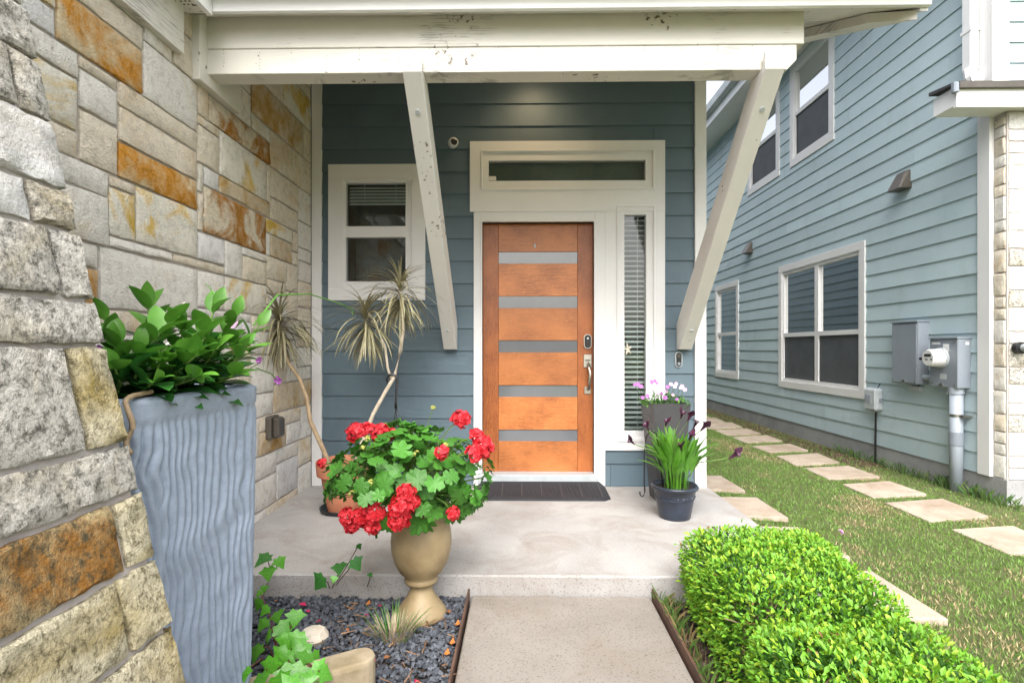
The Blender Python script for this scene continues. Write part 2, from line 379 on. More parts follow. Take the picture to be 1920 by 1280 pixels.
def window(parent, place, cas, fr, panes, blinds=(), roommat='dark_in', cd=.028, sill=True, screens=()):
    """cas: casing outer rect, fr: opening rect, panes: glass rects (u0,u1,z0,z1)"""
    mb = MB(); g = [min(q[0] for q in panes), max(q[1] for q in panes), min(q[2] for q in panes), max(q[3] for q in panes)]
    for (a, b, c, d) in rects_minus(tuple(fr), panes): bx(mb, place, a, b, c, d, -.05, .012)
    wn = mb.build('window', 'trim', parent)
    ca = MB(); frame4(ca, place, cas, fr, 0, cd); ca.build('casing', 'trim', wn, bevel=.002)
    ib = MB(); e = .012; frame4(ib, place, (fr[0], fr[1], fr[2], fr[3]), (fr[0]+e, fr[1]-e, fr[2]+e, fr[3]-e), .012, .021); ib.build('inner_stop', 'trim', wn)
    recess(place, (fr[0]+.01, fr[1]-.01, fr[2]+.01, fr[3]-.01), .28, roommat, wn)
    for q in panes:
        MB().add([place(q[0]-.004,-.022,q[2]-.004), place(q[1]+.004,-.022,q[2]-.004), place(q[1]+.004,-.022,q[3]+.004), place(q[0]-.004,-.022,q[3]+.004)], [(0,1,2,3)]).build('pane', 'glass', wn)
    for q in screens:
        e = .012; mb = MB(); frame4(mb, place, q, (q[0]+e, q[1]-e, q[2]+e, q[3]-e), -.018, -.006); mb.build('screen_frame', 'metal_grey', wn)
        MB().add([place(q[0]+e,-.012,q[2]+e), place(q[1]-e,-.012,q[2]+e), place(q[1]-e,-.012,q[3]-e), place(q[0]+e,-.012,q[3]-e)], [(0,1,2,3)]).build('screen', 'screen', wn)
    for (a, b, c, d, pitch) in blinds:
        z = d-pitch*.5
        first = None
        while z > c:
            mb = MB().hexa([place(a,-.088,z-.001), place(a,-.070,z-pitch*.78), place(b,-.070,z-pitch*.78), place(b,-.088,z-.001), place(a,-.088,z+.002), place(a,-.070,z-pitch*.78+.003), place(b,-.070,z-pitch*.78+.003), place(b,-.088,z+.002)])
            mb.build('blind_slat', 'blind', wn); z -= pitch
        mb = MB()
        for k in (.25, .75): bx(mb, place, a+(b-a)*k-.002, a+(b-a)*k+.002, c, d, -.066, -.063)
        mb.build('blind_cord', 'blind', wn)
    return wn
def stone(place, u0, u1, z0, z1, mat, parent, relief=.012, fine=False):
    g = .004+U(0,.0035); u0 += g; u1 -= g; z0 += g; z1 -= g
    W, Hh = u1-u0, z1-z0
    if W < .02 or Hh < .02: return
    step = .024 if fine else .055
    nu = max(2, min(18, int(W/step))); nz = max(2, min(12, int(Hh/step)))
    e = .007
    us = [0] + [e+(W-2*e)*i/nu for i in range(nu+1)] + [W]; zs = [0] + [e+(Hh-2*e)*i/nz for i in range(nz+1)] + [Hh]
    nU, nZ = len(us), len(zs); vs = []; fs = []
    tu, tz = U(-.006,.006), U(-.006,.006); sd_ = U(0, 99)
    jit = .003 if fine else .0025
    for j, zz in enumerate(zs):
        for i, uu in enumerate(us):
            edge = i in (0, nU-1) or j in (0, nZ-1)
            ring = i in (1, nU-2) or j in (1, nZ-2)
            q_ = Vector((u0+uu, z0+zz, sd_)); d = relief*(.72 if edge else 1)+(0 if edge else (.006 if fine else .004)*mnoise.noise(q_*17)+(.005 if fine else .003)*mnoise.noise(q_*47)+U(-.001,.001)) + tu*(uu/W-.5)+tz*(zz/Hh-.5)
            ju = U(-jit, jit); jz = U(-jit, jit)
            vs.append(place(u0+uu+ju, max(d, .002), z0+zz+jz))
    for j in range(nZ-1):
        for i in range(nU-1): a = j*nU+i; fs.append((a, a+1, a+nU+1, a+nU))
    # back rim
    rim = [i for i in range(nU)] + [j*nU+nU-1 for j in range(1, nZ)] + [(nZ-1)*nU+i for i in range(nU-2, -1, -1)] + [j*nU for j in range(nZ-2, 0, -1)]
    b = len(vs)
    for k in rim:
        j, i = divmod(k, nU); vs.append(place(u0+us[i], -.03, z0+zs[j]))
    n = len(rim)
    for k in range(n): fs.append((rim[k], b+k, b+(k+1) % n, rim[(k+1) % n]))
    o = MB().add(vs, fs).build('stone', mat, parent, smooth=True); o.data.set_sharp_from_angle(angle=R(38)); return o
def ashlar(u0, u1, z0, z1, keys, cell=.05, wmin=4, wmax=10, hmin=2, hmax=5):
    """random broken-range ashlar layout around key stones: list of rects (+mat or None)"""
    nu = round((u1-u0)/cell); nz = round((z1-z0)/cell); occ = [[False]*nu for _ in range(nz)]; out = []
    def put(a, b, c, d, m):
        for j in range(c, d):
            for i in range(a, b): occ[j][i] = True
        out.append((u0+a*cell, u0+b*cell, z0+c*cell, z0+d*cell, m))
    for (a, b, c, d, m) in keys:
        ia, ib = max(0, round((a-u0)/cell)), min(nu, round((b-u0)/cell)); jc, jd = max(0, round((c-z0)/cell)), min(nz, round((d-z0)/cell))
        if ib > ia and jd > jc and not any(occ[j][i] for j in range(jc, jd) for i in range(ia, ib)): put(ia, ib, jc, jd, m)
    for j in range(nz):
        i = 0
        while i < nu:
            if occ[j][i]: i += 1; continue
            run = 0
            while i+run < nu and not occ[j][i+run]: run += 1
            wd = random.randint(wmin, wmax)
            if run-wd < wmin: wd = run if run <= wmax+2 else run//2
            hh = random.randint(hmin, hmax); h = 1
            while h < hh and j+h < nz and all(not occ[j+h][i+k] for k in range(wd)): h += 1
            if h < nz-j and nz-(j+h) == 1 and all(not occ[j+h][i+k] for k in range(wd)): h += 1
            put(i, i+wd, j, j+h, None); i += wd
    return out

# ================================================================== MAIN HOUSE
YW = 4.276
house = thing('house', 'slate blue house with white trim, a stone wing and a covered front porch', 'house', (0, YW, 0))
pm = lambda u, d, z: (u, YW-d, z)
def wr(x0, y0, x1, y1, Y):
    a = onY(x0, y1, Y); b = onY(x1, y0, Y); return (a.x, b.x, a.z, b.z)
T = YW-.028
win_cas = wr(615, 307, 797, 563, T); win_fr = wr(643, 335, 772, 540, T)
hd = wr(881, 263, 1247, 397, T)             # header block over door and side light
tr_fr = wr(905, 283, 1224, 353, T); tr_gl = wr(916, 299, 1211, 339, T)
sl_fr = wr(1160, 388, 1225, 820, T); sl_gl = wr(1171, 402, 1212, 808, T)
dr = wr(904, 415, 1114, 886, T)             # door opening
asm_bot = onY(1190, 844, T).z; x_l = onY(888, 600, T).x; x_r = hd[1]; x_m = onY(1135, 600, T).x
XL0, XR0 = onY(605, 600, YW).x, onY(1301, 600, YW).x
XR1 = onY(1322, 600, YW).x
holes = [win_fr, (x_l+.02, x_m-.02, -.05, hd[2]+.05), (x_m-.03, x_r-.02, asm_bot+.02, hd[2]+.05), (hd[0]+.02, hd[1]-.02, hd[2]+.02, hd[3]-.02)]
opens = [win_fr, dr, tr_fr, sl_fr]
sh = backing(house, 'siding', -1.75, XR1-.01, -.2, 6.0, [win_fr, (dr[0], dr[1], 0, dr[3]), tr_fr, sl_fr], pm)
siding(sh, 'siding', XL0-.01, XR0+.01, .007, 3.75, holes, pm, joints=3.4)
mb = MB(); mb.box(onY(584, 600, T).x, XL0, T, YW+.02, 0.0, 3.7); mb.build('corner_board', 'trim', house, bevel=.002)
mb = MB(); mb.box(XR0, XR1, T-.004, YW+.03, -.02, 3.7); mb.build('corner_board', 'trim', house, bevel=.002)
mb = MB(); mb.box(XR1-.022, XR1, YW+.03, YW+.13, -.02, 3.7); mb.build('corner_board', 'trim', house)
# right side of the house, seen only mirrored in the neighbour's windows
ps = lambda u, d, z: (XR1-.025+d, u, z)
side_w = [(6.3, 7.3, .9, 2.3), (8.6, 10.2, .6, 2.3)]
sw = backing(house, 'siding', YW+.1, 24, -.3, 5.6, side_w, ps, 'wall_sheathing')
siding(sw, 'siding', YW+.135, 24, .007, 5.6, side_w, ps, joints=6)
for q in side_w: window(house, ps, (q[0]-.1, q[1]+.1, q[2]-.1, q[3]+.1), q, [(q[0]+.05, q[1]-.05, q[2]+.05, (q[2]+q[3])/2-.02), (q[0]+.05, q[1]-.05, (q[2]+q[3])/2+.02, q[3]-.05)])
MB().box(-1.7, XR1-.03, YW+.5, 24, 5.6, 5.75).build('roof', 'shingle', house)
# --- small window
window(house, pm, win_cas, win_fr, [wr(649, 343, 761, 425, YW), wr(649, 445, 761, 528, YW)],
       blinds=[(win_fr[0]+.02, win_fr[1]-.02, onY(700, 376, YW).z, win_fr[3]-.02, .026)])
# --- door assembly
mb = MB()
for r in rects_minus((hd[0], hd[1], hd[2], hd[3]), [tr_fr]): bx(mb, pm, *r, 0, .030)
fr = mb.build('door_surround', 'trim', house)
mb = MB(); bx(mb, pm, x_l, dr[0]-.012, 0.006, hd[2]+.0, 0, .026); bx(mb, pm, dr[0]-.012, dr[1]+.012, dr[3]+.012, hd[2], 0, .026)
bx(mb, pm, dr[1]+.012, x_m, 0.006, hd[2], 0, .026); mb.build('door_casing', 'trim', fr, bevel=.002)
mb = MB(); bx(mb, pm, dr[0]-.012, dr[0], 0.006, dr[3]+.012, -.10, .034); bx(mb, pm, dr[1], dr[1]+.012, 0.006, dr[3]+.012, -.10, .034); bx(mb, pm, dr[0], dr[1], dr[3], dr[3]+.012, -.10, .034)
mb.build('door_jamb', 'trim', fr)
mb = MB()
for r in rects_minus((x_m, x_r, asm_bot, hd[2]), [sl_fr]): bx(mb, pm, *r, 0, .027)
mb.build('side_panel', 'trim', fr)
mb = MB(); bx(mb, pm, sl_fr[0]-.012, sl_fr[1]+.006, sl_fr[2]-.03, sl_fr[2]-.012, .027, .04); bx(mb, pm, x_m, x_r, asm_bot, asm_bot+.09, .027, .031); mb.build('sill', 'trim', fr)
def fixed_light(fr_, gl_, name, room, blinds):
    mb = MB()
    for r in rects_minus(fr_, [gl_]): bx(mb, pm, *r, -.05, .022)
    wn = mb.build(name, 'trim', house)
    mb = MB(); e = .016; frame4(mb, pm, (fr_[0]-e, fr_[1]+e, fr_[2]-e, fr_[3]+e), fr_, .026, .036); mb.build('stop_moulding', 'trim', wn, bevel=.003)
    MB().add([pm(gl_[0]-.004,-.01,gl_[2]-.004), pm(gl_[1]+.004,-.01,gl_[2]-.004), pm(gl_[1]+.004,-.01,gl_[3]+.004), pm(gl_[0]-.004,-.01,gl_[3]+.004)], [(0,1,2,3)]).build('pane', 'glass', wn)
    recess(pm, (fr_[0]+.005, fr_[1]-.005, fr_[2]+.005, fr_[3]-.005), .5 if blinds else .16, room, wn)
    if blinds:
        z = gl_[3]-.02
        while z > gl_[2]:
            a, b = gl_[0]-.004, gl_[1]+.004
            MB().hexa([pm(a,-.085,z), pm(a,-.055,z-.014), pm(b,-.055,z-.014), pm(b,-.085,z), pm(a,-.085,z+.003), pm(a,-.055,z-.011), pm(b,-.055,z-.011), pm(b,-.085,z+.003)]).build('blind_slat', 'blind', wn); z -= .0405
        mb = MB(); bx(mb, pm, (a+b)/2+.03, (a+b)/2+.033, gl_[2], gl_[3], -.052, -.05); mb.build('blind_cord', 'blind', wn)
    return wn
fixed_light(tr_fr, tr_gl, 'transom_window', 'room', False)
fixed_light(sl_fr, sl_gl, 'side_light', 'room', True)
st = wr(916, 330, 930, 338, YW); mb = MB(); bx(mb, pm, *st, -.008, -.006); mb.build('alarm_sticker', 'white_pl', fr)
# --- wooden door
YD = YW+.05
pd = lambda u, d, z: (u, YD-d, z)
ds = wr(905, 416, 1113, 886, YD); lites = [(472, 494), (555, 577.5), (638, 660.5), (722, 744), (805.5, 827)]
gx0, gx1 = onY(935, 600, YD).x, onY(1083, 600, YD).x
mb = MB(); bx(mb, pd, ds[0]-.01, ds[1]+.01, ds[2]+.0, ds[3]+.01, -.05, -.022); door = mb.build('door', 'wood_v', house); door['label'] = 'stained wooden front door with five glass strips'
for a, b in ((ds[0]-.01, gx0), (gx1, ds[1]+.01)):
    mb = MB(); bx(mb, pd, a, b-.001, ds[2], ds[3]+.01, -.022, 0); mb.build('stile', 'wood_v', door, bevel=.0015)
ys = [416] + [v for l in lites for v in l] + [886]
for k in range(6):
    z1, z0 = onY(1000, ys[2*k], YD).z, onY(1000, ys[2*k+1], YD).z
    if k == 0: z1 += .01
    mb = MB(); bx(mb, pd, gx0, gx1-.001, z0, z1, -.022, -.002); mb.build('rail', 'wood_h', door, bevel=.0015)
for a, b in lites:
    z1, z0 = onY(1000, a, YD).z, onY(1000, b, YD).z
    mb = MB(); bx(mb, pd, gx0, gx1, z0, z1, -.021, -.012); mb.build('glass_strip', 'frost', door)
hx = onY(1101.5, 640, YD).x; hz = onY(1101, 640, YD).z
def pill(place, u, z, w, h, d0, d1, n=20):
    vs = []; 
    for d in (d0, d1):
        for k in range(n):
            a = 2*math.pi*k/n; vs.append(place(u+w/2*math.cos(a), d, z+(h-w)/2*(1 if math.sin(a) >= 0 else -1)+w/2*math.sin(a)))
    return MB().add(vs, [tuple(range(n)), tuple(range(n, 2*n))] + [(k, (k+1) % n, n+(k+1) % n, n+k) for k in range(n)])
dl = pill(pd, hx, hz, .062, .116, 0, .02).build('smart_lock', 'nickel', door)
pill(pd, hx, hz, .052, .106, .02, .024).build('lock_face', 'black', dl)
pill(pd, hx, hz+.025, .014, .0141, .024, .025, 12).build('lock_light', 'white_pl', dl)
z1, z0 = onY(1101, 664, YD).z, onY(1101, 738, YD).z
mb = MB(); bx(mb, pd, hx-.032, hx+.032, z1-.105, z1, 0, .012); hs_ = mb.build('handle_set', 'nickel', door, bevel=.002)
mb = MB(); bx(mb, pd, hx-.026, hx+.026, z0, z0+.06, 0, .012); mb.build('handle_plate', 'nickel', door, bevel=.002)
MB().tube([pd(hx+.004, .012, z1-.07), pd(hx+.006, .045, z1-.085), pd(hx+.01, .06, z1-.15), pd(hx+.01, .06, z0+.1), pd(hx+.006, .045, z0+.045), pd(hx+.002, .012, z0+.035)], [.011, .012, .0135, .0135, .012, .011], 10).build('pull', 'nickel', hs_, smooth=True)
mb = MB(); bx(mb, pd, hx-.018, hx+.018, z1-.05, z1-.043, .012, .03); mb.build('thumb_latch', 'black', hs_)
mb = MB(); mb.box(dr[0]-.03, dr[1]+.03, T-.035, YD+.05, 0.003, ds[2]+.012); mb.build('threshold', 'lt_grey', fr, bevel=.004)
k = onY(1003, 461, YD-.002); pill(pd, k.x, k.z, .013, .032, -.002, .006, 12).build('door_viewer', 'lt_grey', door)
# --- porch roof: shed roof rising to the wall
YF = 2.66; ZF = onY(1000, 22, YF).z; SL = .46
xa, xb = onY(397, 20, YF).x, onY(1733, 20, YF).x
zr = lambda y: ZF + SL*(y-YF)
roof = MB().hexa([(xa-.12,YF,ZF+.02),(xb,YF,ZF+.02),(xb,YW,zr(YW)+.02),(xa-.12,YW,zr(YW)+.02),(xa-.12,YF,ZF+.26),(xb,YF,ZF+.26),(xb,YW,zr(YW)+.26),(xa-.12,YW,zr(YW)+.26)]).build('porch_roof', 'shingle', house)
MB().hexa([(xa-.12,YF+.02,ZF+.012),(xb-.02,YF+.02,ZF+.012),(xb-.02,YW-.02,zr(YW)+.0),(xa-.12,YW-.02,zr(YW)+.0),(xa-.12,YF+.02,ZF+.022),(xb-.02,YF+.02,ZF+.022),(xb-.02,YW-.02,zr(YW)+.018),(xa-.12,YW-.02,zr(YW)+.018)]).build('soffit', 'cream', roof)
MB().box(xa, xb+.02, YF-.025, YF, ZF, ZF+.30).build('fascia', 'fascia', roof, bevel=.002)
MB().box(xa-.01, xb+.03, YF-.13, YF-.026, ZF+.075, ZF+.20).build('gutter', 'fascia', roof, bevel=.01)
MB().hexa([(xb-.02,YF,ZF-.015),(xb+.018,YF,ZF-.015),(xb+.018,YW,zr(YW)-.015),(xb-.02,YW,zr(YW)-.015),(xb-.02,YF,ZF+.25),(xb+.018,YF,ZF+.25),(xb+.018,YW,zr(YW)+.25),(xb-.02,YW,zr(YW)+.25)]).build('rake_board', 'trim', roof)
MB().hexa([(xb-.17,YF+.16,zr(YF+.16)-.05),(xb-.02,YF+.02,ZF-.045),(xb-.02,YW,zr(YW)-.06),(xb-.17,YW,zr(YW)-.06),(xb-.17,YF+.16,zr(YF+.16)+.0),(xb-.02,YF+.02,ZF+.0),(xb-.02,YW,zr(YW)),(xb-.17,YW,zr(YW))]).build('rake_soffit_trim', 'cream', roof)
# --- beam and braces
YB = 2.77
zb_f = onY(950, 135, YB).z; zb_t = zr(YB)+.02; zmid = onY(950, 88, YB).z
bl, br_ = -1.66, onY(1494, 120, YB).x
ch = .05
beam = MB(); prof = [(bl, zb_f), (br_-ch, zb_f), (br_, zb_f+ch), (br_, zmid), (bl, zmid)]
n = len(prof); beam.add([(x, YB, z) for x, z in prof]+[(x, YB+.115, z) for x, z in prof], [tuple(range(n)), tuple(range(n, 2*n))]+[(i, (i+1) % n, n+(i+1) % n, n+i) for i in range(n)])
beam = beam.build('porch_beam', 'cream', house, bevel=.003)
MB().box(bl, onY(1509, 70, YB-.01).x, YB-.006, YB+.121, zmid, zb_t).build('beam_cap_board', 'cream', beam, bevel=.003)
mb = MB()
for px in range(415, 1490, 66):
    q = onY(px+U(-9, 9), 0, YB).x
    zt_ = zmid-.002
    for k in range(7):
        if random.random() < .35: continue
        z = zb_f+.025+(zmid-zb_f-.03)*k/6.; q2 = q+U(-.002,.002)
        mb.box(q2-.0011, q2+.0011, YB-.0008, YB+.001, z-.0028, z+.0028)
mb.build('nail_marks', 'bronze', beam)
def brace(pxb, pxt, wdt=.098):
    X = onY(pxb, 650, YW-.02).x; z0 = onY(pxb, 655, YW-.02).z
    y0, y1 = YW-.018, YB+.02; zt2 = zb_f+.10; h = .14
    prof = [(y0, z0), (y0, z0+h*1.35), (y1+.115, zb_f-.0), (y1-.022, zb_f+.001), (y1-.022, zt2), (y1-.055, zt2), (y1-.055, zb_f-.05), (y0-.055, z0+.0)]
    prof = [(y0, z0), (y0, z0+.20), (YB+.115, zb_f), (YB+.001, zb_f), (YB-.022, zb_f+.002), (YB-.03, zb_f+.075), (YB-.055, zb_f+.06), (YB-.055, zb_f-.02), (y0-.075, z0)]
    n = len(prof); mb = MB().add([(X-wdt/2, y, z) for y, z in prof]+[(X+wdt/2, y, z) for y, z in prof], [tuple(range(n)), tuple(range(n, 2*n))]+[(i, (i+1) % n, n+(i+1) % n, n+i) for i in range(n)])
    b = mb.build('brace', 'brace', house, bevel=.004)
    a = Vector((X, YB-.055, zb_f-.02)); e = Vector((X, y0-.075, z0)); dv = (e-a)
    nn = Vector((0, dv.z, -dv.y)).normalized(); nn = -nn if nn.y > 0 else nn
    for tt in (.10, .90):
        c = a+dv*tt; MB().tube([c-nn*.004, c+nn*.006], .013, 10).build('bolt', 'lt_grey', b)
brace(846, 782); brace(1280, 1438)
# --- porch ceiling lamp (its warm pool shows on the siding)
lp = Vector((onY(998, 200, YW).x, 3.93, zr(3.93)-.012))
lamp = thing('ceiling_light', 'round recessed porch ceiling light glowing warm above the door', 'ceiling light', lp)
MB().lathe([(.095,0),(.095,-.012),(.07,-.014),(.066,-.004)], lp, 24).build('trim_ring', 'white_pl', lamp)
MB().lathe([(.0,-.005),(.066,-.005)], lp, 24).build('lens', 'glow', lamp)
ld = bpy.data.lights.new('porch_bulb', 'SPOT'); ld.energy = 4.5; ld.color = (1, .70, .40); ld.spot_size = R(120); ld.spot_blend = .8; ld.shadow_soft_size = .06
lo = bpy.data.objects.new('porch_bulb', ld); COL.objects.link(lo); lo.location = lp + Vector((0, 0, -.02)); lo.rotation_euler = (R(12), 0, 0)
# --- stone wing on the left
XL = -1.672
plw = lambda u, d, z: (XL+d, u, z)
core = MB().box(-4.5, XL, .1, YW, -.3, 3.5).build('stone_wall', 'mortar', house)
keys = [(1.88,2.36,2.2,2.41,'stone_orange'), (2.83,3.55,2.31,2.44,'stone_brown'), (2.18,2.77,1.79,1.93,'stone_orange'), (2.79,3.52,1.71,1.94,'stone_brown'),
        (2.3,2.77,1.55,1.78,'stone_yellow'), (2.96,3.54,1.95,2.05,'stone_ochre'), (2.945,3.5,2.06,2.30,'stone_yellow'), (3.6,4.26,.66,.85,'stone_ochre'),
        (3.42,3.82,.41,.56,'stone_ochre'), (1.93,2.12,1.26,1.38,'stone_orange'), (3.3,4.1,2.56,2.80,'stone_ochre'), (2.3,2.95,2.2,2.3,'stone_white'),
        (3.55,3.9,1.7,1.86,'stone_ochre'), (2.12,2.75,1.26,1.52,'stone_white'), (3.0,3.5,1.3,1.5,'stone_yellow')]
lay = ashlar(1.0, 4.25, -.05, 3.25, keys, .05)
for (a, b, c, d, m) in lay:
    if m is None:
        warm = (a-1.0)/3.25*.6 + (0.15 if c > 1.2 else -.1)  # cream stones favoured deep in the porch and higher: lamp warmth painted in
        m = random.choices(['stone_white', 'stone_grey', 'stone_cream', 'stone_yellow'], [1.0-.5*max(0,warm), .45*max(0.02, 1-2*max(0,warm)), .3+1.1*max(0,warm), .12])[0]
    stone(plw, a, b, c, d, m, core, relief=.012)
ZE = 2.74
fz = 2.512
MB().box(XL, XL+.045, 1.0, 2.58, fz, ZE).build('frieze_board', 'cream', house, bevel=.002)
MB().box(XL, XL+.05, 2.70, 3.10, 2.452, 3.0).build('beam_pocket_board', 'cream', house, bevel=.002)
eave = MB().box(-1.75, xa-.004, 1.0, YF-.03, ZE, ZE+.02).build('eave', 'cream', house)
mb = MB()
for i in range(34):
    for j in range(5): 
        y = 2.56-i*.024; x = xa-.035-j*.020; mb.box(x-.004, x+.004, y-.004, y+.004, ZE-.0015, ZE+.001)
mb.build('vent_holes', 'black', eave)
MB().box(xa-.004, xa+.02, .9, YF-.03, ZE-.012, ZE+.22).build('fascia', 'fascia', eave)
MB().hexa([(xa+.02,.5,ZE+.1),(xa+.02,YF,ZE+.1),(-4.5,YF,ZE+2.0),(-4.5,.5,ZE+2.0),(xa+.02,.5,ZE+.2),(xa+.02,YF,ZE+.2),(-4.5,YF,ZE+2.1),(-4.5,.5,ZE+2.1)]).build('wing_roof', 'shingle', eave)
# --- battered stone pier
YP = 1.10
def xp(z):  # face position of pier
    zt, xt = 1.803, -(CX-37)/F*YP-.016
    zb2, xb2 = .409, -(CX-345)/F*YP-.016
    return xb2 + (xt-xb2)*(z-zb2)/(zt-zb2)
pier = MB().hexa([(-1.67,.12,-.3),(xp(-.3),.12,-.3),(xp(-.3),YP-.012,-.3),(-1.67,YP-.012,-.3),(-1.67,.12,2.4),(xp(2.4),.12,2.4),(xp(2.4),YP-.012,2.4),(-1.67,YP-.012,2.4)]).build('stone_pier', 'mortar', house)
pp = lambda u, d, z: (xp(z)+d*.97, u, z+d*.2)
zl = [onY(100, y, YP).z for y in (1500, 1385, 1280, 1170, 1044, 921, 832, 648, 567, 439, 360, 232, 115, 20, -110, -260)]
for k in range(len(zl)-1):
    z0, z1 = zl[k], zl[k+1]; narrow = k % 2 == 1 or k in (4, 6, 10)
    cuts = [YP+.004]; 
    wd = {3: .11, 4: .075, 5: .50, 6: .10, 7: .36, 8: .075, 9: .10, 10: .30, 11: .07}.get(k, U(.08,.3))
    cuts.append(YP-wd)
    while cuts[-1] > .2: cuts.append(cuts[-1]-U(.18,.34))
    for a, b in zip(cuts, cuts[1:]):
        if k == 4 and a < YP: m = 'stone_rust'
        elif k == 5: m = 'stone_lichen'
        elif k <= 5: m = random.choice(['stone_moss', 'stone_moss', 'stone_lichen', 'stone_moss'])
        elif k <= 7: m = random.choice(['stone_lichen', 'stone_moss', 'stone_lichen'])
        else: m = random.choice(['stone_lichen', 'stone_lichen', 'stone_grey'])
        stone(pp, b, a, z0, z1, m, pier, relief=.014, fine=True)
# stones on the pier's far end
pe = lambda u, d, z: (u, YP-.012+d, z)
for k in range(3, len(zl)-2):
    for (a, b) in ((-1.60, -1.22), (-1.22, xp(zl[k+1])-.03)): stone(pe, a, b, zl[k], zl[k+1], 'stone_lichen', pier)
# ================================================================== NEIGHBOUR
XN, YN = 4.09, 4.73
nb = thing('neighbour_house', 'pale aqua two-storey house with white window trim and a white stone front', 'house', (XN, YN, -.25))
pn = lambda u, d, z: (XN-d, u, z)
def nr(x0, yt, x1, yb):   # rect on the side wall from pixel columns; z given directly
    return (onX(x1, 600, XN-.03).y, onX(x0, 600, XN-.03).y, yb, yt)
W_big, W_small = nr(1459, 2.365, 1620.5, .485), nr(1340, 2.365, 1383.5, .50)
W_u2, W_u1 = nr(1480, 5.33, 1562, 3.80), nr(1401, 5.33, 1460, 3.80)
inset = lambda q, e: (q[0]+e, q[1]-e, q[2]+e, q[3]-e)
f_big, f_small, f_u2, f_u1 = [inset(q, .10) for q in (W_big, W_small, W_u2, W_u1)]
holesN = [inset(q, .03) for q in (W_big, W_small, W_u2, W_u1)]
shN = backing(nb, 'siding_n', YN-.0, 14, -.02, 5.36, holesN, pn)
siding(shN, 'siding_n', YN+.12, 14, -.012, 5.36, holesN, pn, joints=3.66)
def twin(cas, f, twincol, zmeet, room='dark_in', bl=True, screen=True):
    us = [f[0]+.04, f[1]-.04]
    cols = [(us[0], (us[0]+us[1])/2-.045), ((us[0]+us[1])/2+.045, us[1])] if twincol else [tuple(us)]
    panes = []; scr = []
    for a, b in cols:
        panes += [(a, b, f[2]+.045, zmeet-.03), (a, b, zmeet+.03, f[3]-.045)]
        if screen: scr.append((a-.012, b+.012, f[2]+.03, zmeet-.02))
    blinds = [(a-.01, b+.01, f[2]+.05, f[3]-.05, .045) for a, b in cols] if bl else []
    return window(nb, pn, cas, f, panes, blinds, room, screens=scr)
twin(W_big, f_big, True, 1.29, 'room'); twin(W_small, f_small, False, 1.37, 'room', True, False)
twin(W_u2, f_u2, False, 4.56); twin(W_u1, f_u1, False, 4.56, 'room')
mb = MB(); bx(mb, pn, YN-.002, YN+.125, -.02, 5.36, -.02, .03); mb.build('corner_board', 'trim', nb, bevel=.002)
MB().box(XN-.005, 9, YN-.14, 14, -.6, -.021).build('foundation', 'found', nb)
# front: white stone below, siding above
YS = 4.58
pf = lambda u, d, z: (u, YS+.03-d, z)
fs_ = MB().box(XN+.012, 8, YS+.03, YN+.02, -.02, 3.1).build('stone_veneer_wall', 'mortar', nb)
for (a, b, c, d, m_) in ashlar(XN+.02, 5.6, -.02, 3.08, [], .05, 3, 8, 2, 4): stone(pf, a, b, c, d, random.choice(['stone_grey', 'stone_grey', 'stone_white', 'stone_lichen']), fs_)
pe2 = lambda u, d, z: (XN+.02-d, u, z)
z = -.02
while z < 3.0:
    h = random.choice([.1, .15, .2]); stone(pe2, YS+.035, YN-.004, z, min(z+h, 3.05), random.choice(['stone_white', 'stone_cream']), fs_, relief=.02); z += h
pfs = lambda u, d, z: (u, YN-d, z)
sf = backing(nb, 'siding_n', XN, 8, 3.1, 5.36, [], pfs, 'wall_sheathing')
siding(sf, 'siding_n', XN+.11, 8, 3.20, 5.36, [], pfs, joints=9)
mb = MB(); bx(mb, pfs, XN-.03, XN+.115, 3.2, 5.36, 0, .03); mb.build('corner_board', 'trim', nb, bevel=.002)
sk = MB().hexa([(3.54,4.46,3.245),(8,4.46,3.245),(8,YN,3.32),(3.54,YN,3.27),(3.54,4.46,3.262),(8,4.46,3.33),(8,YN,3.50),(3.54,YN,3.30)]).build('skirt_roof', 'shingle', nb)
MB().box(3.58, 8, 4.48, 4.51, 3.07, 3.245).build('fascia', 'fascia', sk); MB().box(3.58, 8, 4.51, YN, 3.09, 3.11).build('soffit', 'fascia', sk)
MB().box(3.535, 3.58, 4.445, 4.49, 3.175, 3.262).build('drip_edge', 'metal_grey', sk, bevel=.008); MB().box(3.58, 8, 4.445, 4.48, 3.215, 3.266).build('drip_edge', 'bronze', sk)
MB().box(3.582, 3.60, 4.511, YN, 3.111, 3.244).build('fascia', 'fascia', sk)
# eave
ev = MB().box(3.62, XN+.1, 4.3, 14, 5.36, 5.385).build('eave_soffit', 'trim', nb)
MB().box(3.595, 3.62, 4.3, 14, 5.345, 5.60).build('fascia', 'fascia', ev)
MB().hexa([(3.48,4.3,5.50),(3.594,4.3,5.49),(3.594,14,5.49),(3.48,14,5.50),(3.46,4.3,5.61),(3.594,4.3,5.61),(3.594,14,5.61),(3.46,14,5.61)]).build('gutter', 'lt_grey', ev)
MB().hexa([(3.5,4.2,5.615),(9,4.2,8.6),(9,14,8.6),(3.5,14,5.615),(3.5,4.2,5.65),(9,4.2,8.64),(9,14,8.64),(3.5,14,5.65)]).build('roof', 'shingle', ev)
